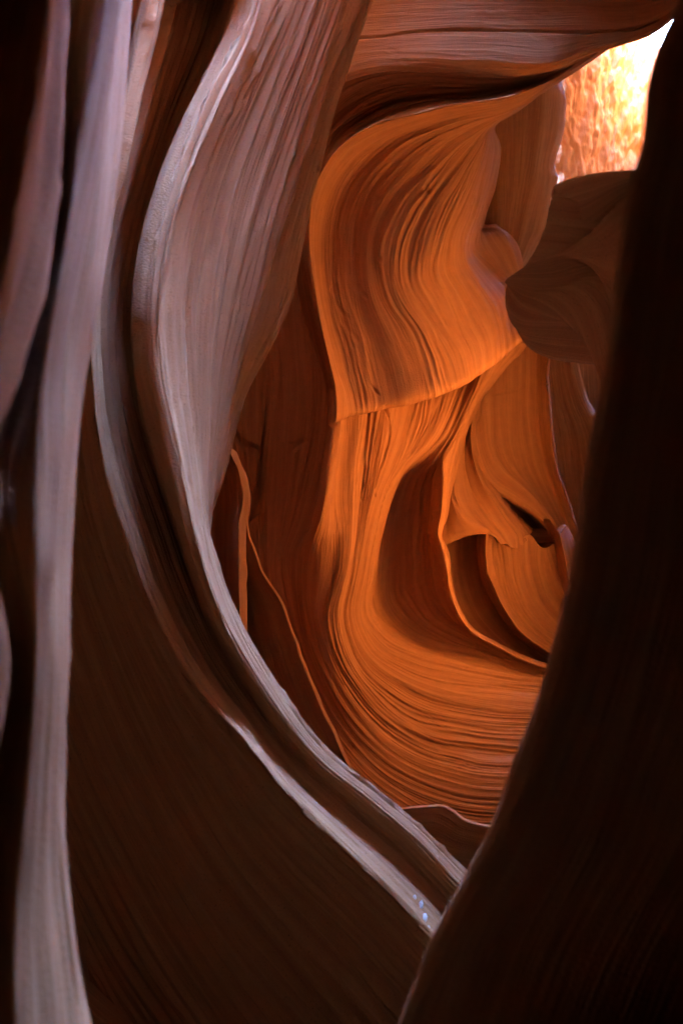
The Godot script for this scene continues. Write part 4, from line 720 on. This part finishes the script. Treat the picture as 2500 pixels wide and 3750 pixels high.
	var curtain := rock([
		[-1.756, 6.04, -4.66, -1.846, 4.958, -4.95, -1.998, 4.114, -5.227, -1.998, 3.241, -5.461, -1.908, 2.368, -5.695, -1.659, 1.495, -5.929, -1.252, 0.746, -6.026, -0.794, 0.129, -6.088, -0.073, -0.671, -6.199],
		[-1.315, 5.844, -4.453, -1.411, 4.809, -4.731, -1.565, 4.004, -4.998, -1.579, 3.394, -5.213, -1.492, 2.762, -5.383, -1.274, 2.025, -5.58, -0.959, 1.395, -5.697, -0.645, 0.927, -5.719, -0.3, 0.498, -5.731, 0.135, 0.025, -5.754, 0.74, -0.545, -5.855],
		[-1.009, 5.49, -4.082, -1.097, 4.542, -4.336, -1.217, 3.806, -4.585, -1.232, 3.361, -4.808, -1.151, 2.873, -4.939, -0.918, 2.287, -5.096, -0.623, 1.776, -5.129, -0.422, 1.521, -4.939, -0.251, 1.332, -4.958, -0.045, 1.135, -4.99, 0.214, 0.873, -5.009, 0.503, 0.546, -5.045, 1.032, -0.071, -5.21],
		[-0.695, 5.097, -3.67, -0.819, 4.586, -3.807, -0.912, 4.084, -3.896, -0.975, 3.777, -3.972, -1.005, 3.541, -4.035, -0.991, 3.204, -4.125, -0.946, 2.917, -4.202, -0.856, 2.628, -4.268, -0.748, 2.355, -4.317, -0.573, 2.067, -4.356, -0.382, 1.85, -4.385, -0.211, 1.644, -4.44, -0.041, 1.488, -4.482, 0.164, 1.298, -4.533, 0.351, 1.109, -4.583, 0.573, 0.895, -4.641, 1.187, 0.302, -4.8],
		[-0.469, 5.49, -4.082, -0.616, 4.959, -4.225, -0.754, 4.637, -4.311, -0.862, 4.352, -4.387, -0.944, 4.034, -4.441, -0.971, 3.762, -4.494, -0.952, 3.454, -4.555, -0.881, 3.16, -4.593, -0.784, 2.89, -4.624, -0.66, 2.557, -4.609, -0.535, 2.279, -4.601, -0.362, 2.008, -4.611, -0.159, 1.769, -4.676, 0.054, 1.586, -4.745, 0.252, 1.418, -4.811, 0.449, 1.219, -4.864, 0.647, 1.007, -4.901, 1.288, 0.335, -5.101],
		[-0.251, 5.058, -3.629, -0.356, 4.62, -3.746, -0.49, 4.302, -3.779, -0.604, 3.991, -3.811, -0.672, 3.703, -3.837, -0.699, 3.462, -3.87, -0.689, 3.219, -3.935, -0.646, 2.993, -3.996, -0.601, 2.799, -4.048, -0.551, 2.581, -4.106, -0.453, 2.291, -4.246, -0.304, 2.037, -4.397, -0.116, 1.798, -4.533, 0.092, 1.634, -4.629, 0.289, 1.472, -4.693, 0.478, 1.282, -4.744, 0.671, 1.095, -4.794, 1.287, 0.474, -4.96],
		[-0.12, 5.309, -3.893, -0.251, 4.875, -4.009, -0.398, 4.528, -4.065, -0.521, 4.21, -4.095, -0.598, 3.902, -4.127, -0.629, 3.604, -4.165, -0.621, 3.336, -4.218, -0.602, 3.088, -4.269, -0.579, 2.872, -4.296, -0.539, 2.641, -4.319, -0.412, 2.308, -4.403, -0.263, 2.062, -4.508, -0.075, 1.821, -4.618, 0.134, 1.656, -4.721, 0.337, 1.493, -4.817, 0.531, 1.304, -4.896, 0.733, 1.12, -4.963, 1.369, 0.486, -5.123],
		[0.031, 5.451, -4.041, -0.124, 4.963, -4.172, -0.25, 4.614, -4.247, -0.37, 4.263, -4.313, -0.438, 3.988, -4.357, -0.494, 3.683, -4.417, -0.535, 3.418, -4.469, -0.556, 3.156, -4.52, -0.575, 2.928, -4.55, -0.574, 2.693, -4.574, -0.439, 2.339, -4.656, -0.281, 2.077, -4.756, -0.083, 1.822, -4.873, 0.137, 1.647, -4.969, 0.351, 1.477, -5.063, 0.556, 1.276, -5.166, 0.777, 1.08, -5.264, 1.445, 0.409, -5.444],
		[0.13, 5.513, -4.107, -0.028, 5.018, -4.24, -0.166, 4.669, -4.324, -0.283, 4.321, -4.408, -0.361, 4.05, -4.471, -0.436, 3.746, -4.55, -0.5, 3.492, -4.598, -0.543, 3.201, -4.652, -0.573, 2.967, -4.685, -0.595, 2.725, -4.71, -0.46, 2.358, -4.8, -0.297, 2.084, -4.91, -0.094, 1.82, -5.029, 0.134, 1.641, -5.126, 0.354, 1.465, -5.222, 0.565, 1.259, -5.326, 0.793, 1.056, -5.426, 1.478, 0.365, -5.611],
		[0.283, 5.883, -4.495, 0.138, 5.465, -4.607, 0.03, 5.173, -4.685, -0.091, 4.777, -4.791, -0.156, 4.516, -4.861, -0.203, 4.296, -4.92, -0.277, 4.004, -4.998, -0.396, 3.746, -5.048, -0.489, 3.561, -5.074, -0.52, 3.425, -5.074, -0.58, 3.147, -5.075, -0.646, 2.851, -5.035, -0.504, 2.404, -5.064, -0.332, 2.111, -5.143, -0.118, 1.829, -5.232, 0.115, 1.643, -5.331, 0.342, 1.454, -5.423, 0.56, 1.244, -5.49, 0.801, 1.025, -5.641, 1.515, 0.308, -5.833],
		[0.29, 6.11, -4.744, 0.137, 5.669, -4.862, 0.023, 5.361, -4.945, -0.105, 4.943, -5.057, -0.173, 4.667, -5.131, -0.223, 4.436, -5.193, -0.301, 4.128, -5.276, -0.427, 3.856, -5.329, -0.525, 3.661, -5.357, -0.558, 3.518, -5.36, -0.622, 3.226, -5.365, -0.692, 2.915, -5.328, -0.542, 2.443, -5.365, -0.36, 2.133, -5.448, -0.133, 1.834, -5.541, 0.113, 1.637, -5.643, 0.353, 1.437, -5.738, 0.583, 1.215, -5.808, 0.837, 0.984, -5.963, 1.592, 0.227, -6.166],
		[0.163, 6.4, -5.081, 0, 5.929, -5.207, -0.122, 5.599, -5.295, -0.258, 5.152, -5.415, -0.332, 4.857, -5.494, -0.385, 4.61, -5.56, -0.468, 4.28, -5.649, -0.603, 3.99, -5.707, -0.707, 3.782, -5.739, -0.742, 3.63, -5.744, -0.809, 3.319, -5.754, -0.882, 2.988, -5.723, -0.72, 2.484, -5.768, -0.524, 2.15, -5.857, -0.281, 1.829, -5.957, -0.019, 1.617, -6.063, 0.239, 1.403, -6.161, 0.485, 1.165, -6.236, 0.754, 0.917, -6.395, 1.563, 0.106, -6.612]], {"nv": 647, "nu": [120, 120, 86, 65, 53, 34, 43, 21, 37, 21, 27], "sharp": [3], "back": Vector3(-1.600, -0.740, -0.716), "cracks": [{"box": AABB(Vector3(-1.00, 2.64, -4.64), Vector3(0.81, 0.85, 0.81)), "pts": PackedVector3Array([Vector3(-0.599, 3.085, -4.233), Vector3(-0.597, 3.059, -4.238), Vector3(-0.594, 3.037, -4.241)]), "wide": 0.0220, "deep": 0.0500}], "sd": 3, "unit": 0.0085, "broad": 0.42, "mid": 0.55, "fine": 0.3, "pit": 0.006, "tint": 0.12})
	tag(obj("rock_curtain", curtain, rock_red), "grey-pink striped curtain of rock sweeping from the top down to the right", "rock wall", "")
	tag(obj("sandstone_fin_001", rock([
		[-1.217, 3.604, -2.103, -0.887, 2.47, -1.645, -0.569, 1.883, -1.099, -0.466, 1.619, -0.981, -0.394, 1.391, -0.926],
		[-0.698, 3.51, -2.004, -0.694, 3.224, -1.935, -0.666, 2.773, -1.797, -0.594, 2.34, -1.537, -0.529, 1.99, -1.298, -0.5, 1.778, -1.321, -0.476, 1.53, -1.294, -0.451, 1.313, -1.273],
		[-0.521, 3.203, -1.682, -0.511, 2.977, -1.641, -0.504, 2.632, -1.581, -0.497, 2.379, -1.501, -0.507, 2.203, -1.466, -0.517, 2.001, -1.436, -0.491, 1.795, -1.448, -0.488, 1.575, -1.432, -0.467, 1.277, -1.435],
		[-0.523, 3.392, -1.88, -0.526, 3.183, -1.886, -0.547, 2.851, -1.917, -0.578, 2.672, -1.957, -0.594, 2.512, -1.933, -0.602, 2.34, -1.861, -0.55, 2.075, -1.703, -0.529, 1.842, -1.793, -0.54, 1.634, -1.788, -0.525, 1.196, -1.793],
		[-0.496, 3.392, -1.88, -0.491, 3.162, -1.861, -0.492, 2.781, -1.809, -0.499, 2.56, -1.767, -0.509, 2.391, -1.746, -0.52, 2.239, -1.743, -0.508, 2.041, -1.713, -0.485, 1.832, -1.724, -0.489, 1.633, -1.73, -0.491, 1.384, -1.735, -0.471, 1.209, -1.735],
		[-0.534, 3.627, -2.128, -0.528, 3.367, -2.106, -0.52, 2.968, -2.063, -0.528, 2.7, -2.026, -0.543, 2.47, -2.002, -0.544, 2.279, -1.974, -0.544, 2.065, -1.965, -0.524, 1.863, -1.953, -0.522, 1.638, -1.961, -0.516, 1.459, -1.965, -0.493, 1.288, -1.967, -0.477, 1.157, -1.967],
		[-0.576, 3.958, -2.474, -0.573, 3.655, -2.449, -0.569, 3.439, -2.428, -0.565, 3.191, -2.399, -0.568, 2.943, -2.365, -0.573, 2.72, -2.329, -0.588, 2.59, -2.327, -0.597, 2.472, -2.324, -0.602, 2.317, -2.319, -0.599, 2.147, -2.312, -0.587, 1.91, -2.298, -0.583, 1.731, -2.305, -0.58, 1.593, -2.308, -0.57, 1.475, -2.311, -0.55, 1.376, -2.313, -0.528, 1.272, -2.314, -0.504, 1.186, -2.314, -0.474, 1.079, -2.314],
		[-0.658, 4.249, -2.783, -0.655, 3.909, -2.755, -0.65, 3.665, -2.731, -0.645, 3.386, -2.699, -0.648, 3.107, -2.66, -0.654, 2.858, -2.621, -0.67, 2.711, -2.618, -0.68, 2.579, -2.615, -0.686, 2.404, -2.609, -0.682, 2.214, -2.601, -0.669, 1.947, -2.585, -0.664, 1.746, -2.593, -0.661, 1.59, -2.597, -0.649, 1.458, -2.6, -0.627, 1.347, -2.602, -0.601, 1.229, -2.603, -0.574, 1.132, -2.603, -0.541, 1.012, -2.603],
		[-0.902, 4.833, -3.401, -0.895, 4.418, -3.367, -0.887, 4.121, -3.338, -0.877, 3.78, -3.298, -0.878, 3.439, -3.251, -0.882, 3.135, -3.203, -0.901, 2.955, -3.2, -0.912, 2.794, -3.196, -0.917, 2.58, -3.189, -0.911, 2.347, -3.179, -0.893, 2.021, -3.16, -0.886, 1.776, -3.169, -0.88, 1.586, -3.174, -0.865, 1.424, -3.178, -0.837, 1.288, -3.18, -0.805, 1.145, -3.181, -0.771, 1.026, -3.182, -0.729, 0.879, -3.183]], {"nv": 303, "nu": [96, 44, 56, 19, 29, 36, 27, 48], "back": Vector3(-0.800, 0.026, -0.097), "sd": 9, "unit": 0.012, "broad": 0.3, "mid": 0.35, "fine": 0.15, "tint": 0.1}), rock_red), "out-of-focus grey fin of rock along the picture's left side", "rock fin", "")
	tag(obj("sandstone_ridge", rock([
		[-0.583, 1.658, -2.179, -0.575, 1.48, -2.227, -0.558, 1.317, -2.271, -0.541, 1.074, -2.336],
		[-0.546, 1.642, -2.163, -0.535, 1.481, -2.206, -0.515, 1.32, -2.249, -0.495, 1.183, -2.286, -0.474, 1.079, -2.314],
		[-0.551, 1.643, -2.214, -0.539, 1.478, -2.259, -0.519, 1.313, -2.303, -0.498, 1.173, -2.34, -0.477, 1.066, -2.369],
		[-0.637, 1.649, -2.523, -0.624, 1.461, -2.574, -0.601, 1.273, -2.624, -0.577, 1.114, -2.667, -0.553, 0.992, -2.699]], {"nv": 80, "nu": [19, 6, 31], "back": Vector3(-0.300, 0.078, -0.290), "sd": 10, "unit": 0.012, "broad": 0.03, "mid": 0.03, "fine": 0.03}), rock_red), "low dark ridge at the foot of the blurred grey fin", "rock", "")
	tag(obj("sandstone_wall_004", rock([
		[0.877, 3.562, -2.06, 0.848, 3.451, -2.121, 0.81, 3.378, -2.161, 0.779, 3.311, -2.197, 0.763, 3.244, -2.234, 0.758, 3.123, -2.298, 0.729, 3.018, -2.354, 0.719, 2.918, -2.405, 0.71, 2.789, -2.472, 0.697, 2.647, -2.544, 0.681, 2.54, -2.598, 0.662, 2.421, -2.657, 0.652, 2.3, -2.717, 0.634, 2.166, -2.782, 0.608, 2.04, -2.843, 0.584, 1.944, -2.89, 0.548, 1.824, -2.947, 0.506, 1.714, -2.999, 0.474, 1.613, -3.046, 0.433, 1.511, -3.094, 0.386, 1.419, -3.137, 0.329, 1.314, -3.186, 0.288, 1.232, -3.224, 0.248, 1.125, -3.273, 0.207, 1.014, -3.324, 0.166, 0.857, -3.395],
		[0.58, 2.95, -1.416, 0.563, 2.88, -1.467, 0.538, 2.834, -1.5, 0.518, 2.791, -1.529, 0.508, 2.748, -1.559, 0.507, 2.669, -1.612, 0.488, 2.599, -1.658, 0.483, 2.532, -1.701, 0.478, 2.445, -1.756, 0.471, 2.348, -1.817, 0.461, 2.274, -1.862, 0.449, 2.191, -1.911, 0.443, 2.106, -1.961, 0.432, 2.01, -2.016, 0.414, 1.92, -2.068, 0.397, 1.851, -2.107, 0.372, 1.764, -2.155, 0.342, 1.684, -2.2, 0.32, 1.61, -2.24, 0.289, 1.534, -2.281, 0.255, 1.466, -2.317, 0.213, 1.389, -2.358, 0.184, 1.327, -2.391, 0.154, 1.247, -2.433, 0.124, 1.163, -2.476, 0.093, 1.045, -2.537],
		[0.536, 2.855, -1.317, 0.52, 2.792, -1.366, 0.498, 2.75, -1.398, 0.479, 2.711, -1.427, 0.47, 2.671, -1.455, 0.47, 2.599, -1.507, 0.453, 2.534, -1.551, 0.448, 2.473, -1.593, 0.444, 2.392, -1.646, 0.438, 2.301, -1.705, 0.429, 2.233, -1.748, 0.418, 2.155, -1.796, 0.412, 2.076, -1.845, 0.402, 1.986, -1.899, 0.386, 1.902, -1.949, 0.37, 1.836, -1.987, 0.347, 1.755, -2.033, 0.318, 1.679, -2.077, 0.297, 1.609, -2.116, 0.269, 1.538, -2.155, 0.236, 1.474, -2.191, 0.197, 1.4, -2.231, 0.169, 1.342, -2.263, 0.141, 1.266, -2.304, 0.112, 1.186, -2.346, 0.083, 1.074, -2.405],
		[0.546, 2.843, -1.305, 0.532, 2.781, -1.354, 0.51, 2.739, -1.385, 0.491, 2.701, -1.414, 0.483, 2.662, -1.442, 0.482, 2.59, -1.493, 0.466, 2.526, -1.538, 0.462, 2.466, -1.579, 0.458, 2.385, -1.633, 0.452, 2.296, -1.691, 0.444, 2.228, -1.734, 0.433, 2.151, -1.782, 0.428, 2.072, -1.831, 0.418, 1.983, -1.884, 0.402, 1.899, -1.934, 0.386, 1.835, -1.972, 0.364, 1.754, -2.018, 0.336, 1.678, -2.061, 0.315, 1.609, -2.1, 0.287, 1.539, -2.14, 0.255, 1.475, -2.175, 0.216, 1.401, -2.215, 0.189, 1.344, -2.247, 0.161, 1.268, -2.287, 0.133, 1.189, -2.329, 0.104, 1.077, -2.389],
		[0.619, 2.865, -1.335, 0.605, 2.8, -1.385, 0.583, 2.757, -1.417, 0.565, 2.718, -1.445, 0.557, 2.677, -1.474, 0.558, 2.604, -1.526, 0.542, 2.538, -1.571, 0.538, 2.476, -1.613, 0.536, 2.394, -1.667, 0.531, 2.302, -1.725, 0.523, 2.232, -1.769, 0.513, 2.154, -1.817, 0.508, 2.073, -1.866, 0.499, 1.983, -1.92, 0.484, 1.897, -1.971, 0.469, 1.831, -2.009, 0.446, 1.749, -2.056, 0.419, 1.672, -2.099, 0.398, 1.601, -2.139, 0.371, 1.529, -2.178, 0.339, 1.464, -2.214, 0.3, 1.39, -2.254, 0.272, 1.331, -2.286, 0.245, 1.254, -2.327, 0.217, 1.174, -2.37, 0.189, 1.061, -2.429],
		[0.791, 2.914, -1.405, 0.778, 2.845, -1.455, 0.757, 2.799, -1.488, 0.739, 2.757, -1.518, 0.732, 2.714, -1.547, 0.734, 2.636, -1.6, 0.719, 2.567, -1.646, 0.718, 2.501, -1.689, 0.717, 2.414, -1.744, 0.714, 2.318, -1.804, 0.708, 2.244, -1.849, 0.699, 2.162, -1.898, 0.697, 2.078, -1.948, 0.689, 1.983, -2.003, 0.675, 1.893, -2.054, 0.661, 1.824, -2.093, 0.639, 1.738, -2.141, 0.612, 1.658, -2.186, 0.592, 1.585, -2.226, 0.565, 1.51, -2.266, 0.533, 1.443, -2.303, 0.494, 1.365, -2.344, 0.467, 1.304, -2.376, 0.44, 1.224, -2.418, 0.413, 1.141, -2.461, 0.386, 1.023, -2.522],
		[1.238, 3.062, -1.572, 1.228, 2.982, -1.626, 1.206, 2.929, -1.66, 1.189, 2.881, -1.692, 1.183, 2.832, -1.723, 1.191, 2.743, -1.779, 1.178, 2.664, -1.827, 1.18, 2.59, -1.872, 1.183, 2.492, -1.93, 1.185, 2.384, -1.993, 1.181, 2.302, -2.04, 1.176, 2.211, -2.092, 1.177, 2.117, -2.145, 1.173, 2.012, -2.202, 1.162, 1.913, -2.256, 1.149, 1.837, -2.297, 1.129, 1.743, -2.347, 1.103, 1.655, -2.394, 1.085, 1.575, -2.436, 1.058, 1.493, -2.478, 1.026, 1.419, -2.516, 0.987, 1.335, -2.559, 0.96, 1.268, -2.593, 0.934, 1.181, -2.637, 0.908, 1.091, -2.682, 0.884, 0.963, -2.745],
		[2.044, 3.293, -1.821, 2.037, 3.197, -1.879, 2.016, 3.134, -1.916, 2, 3.077, -1.95, 1.996, 3.018, -1.984, 2.01, 2.913, -2.044, 2.001, 2.821, -2.096, 2.007, 2.734, -2.144, 2.017, 2.62, -2.206, 2.026, 2.494, -2.274, 2.027, 2.4, -2.325, 2.026, 2.295, -2.38, 2.032, 2.187, -2.436, 2.034, 2.068, -2.498, 2.026, 1.955, -2.556, 2.016, 1.869, -2.599, 1.999, 1.761, -2.653, 1.974, 1.662, -2.702, 1.958, 1.571, -2.747, 1.932, 1.479, -2.792, 1.9, 1.396, -2.833, 1.861, 1.302, -2.879, 1.834, 1.227, -2.915, 1.809, 1.13, -2.961, 1.784, 1.029, -3.009, 1.764, 0.887, -3.076]], {"nv": 200, "nu": [31, 7, 4, 12, 27, 59, 88], "sharp": [2], "back": Vector3(1.200, 0.000, 0.000), "sd": 12, "unit": 0.02, "broad": 0.05, "mid": 0.05, "fine": 0.03}), rock_red), "near-black out-of-focus wall filling the lower right corner", "rock wall", "")
	var fleck_paint := StandardMaterial3D.new()
	fleck_paint.albedo_color = Color(0.80, 0.74, 0.64)
	fleck_paint.roughness = 0.9
	var fleck0 := obj("mineral_fleck", lump(0.011, 0.45, 0), fleck_paint)
	fleck0.position = seat(curtain, Vector3(0.329, 1.218, -4.671)) + Vector3(0, 0.004, 0.005)
	tag(fleck0, "upper of the two larger white flecks on the grey rock ribbon's low end", "fleck", "white mineral flecks on the rock ribbon")
	var fleck1 := obj("mineral_fleck_001", lump(0.012, 0.45, 1), fleck_paint)
	fleck1.position = seat(curtain, Vector3(0.338, 1.171, -4.644)) + Vector3(0, 0.004, 0.005)
	tag(fleck1, "lower of the two larger white flecks on the grey rock ribbon's low end", "fleck", "white mineral flecks on the rock ribbon")
	var fleck2 := obj("mineral_fleck_002", lump(0.007, 0.45, 2), fleck_paint)
	fleck2.position = seat(curtain, Vector3(0.304, 1.243, -4.683)) + Vector3(0, 0.004, 0.005)
	tag(fleck2, "tiny white fleck up the ribbon from the two larger ones", "fleck", "white mineral flecks on the rock ribbon")
	var fleck3 := obj("mineral_fleck_003", lump(0.007, 0.45, 3), fleck_paint)
	fleck3.position = seat(curtain, Vector3(0.346, 1.141, -4.613)) + Vector3(0, 0.004, 0.005)
	tag(fleck3, "tiny white fleck down the ribbon from the two larger ones", "fleck", "white mineral flecks on the rock ribbon")
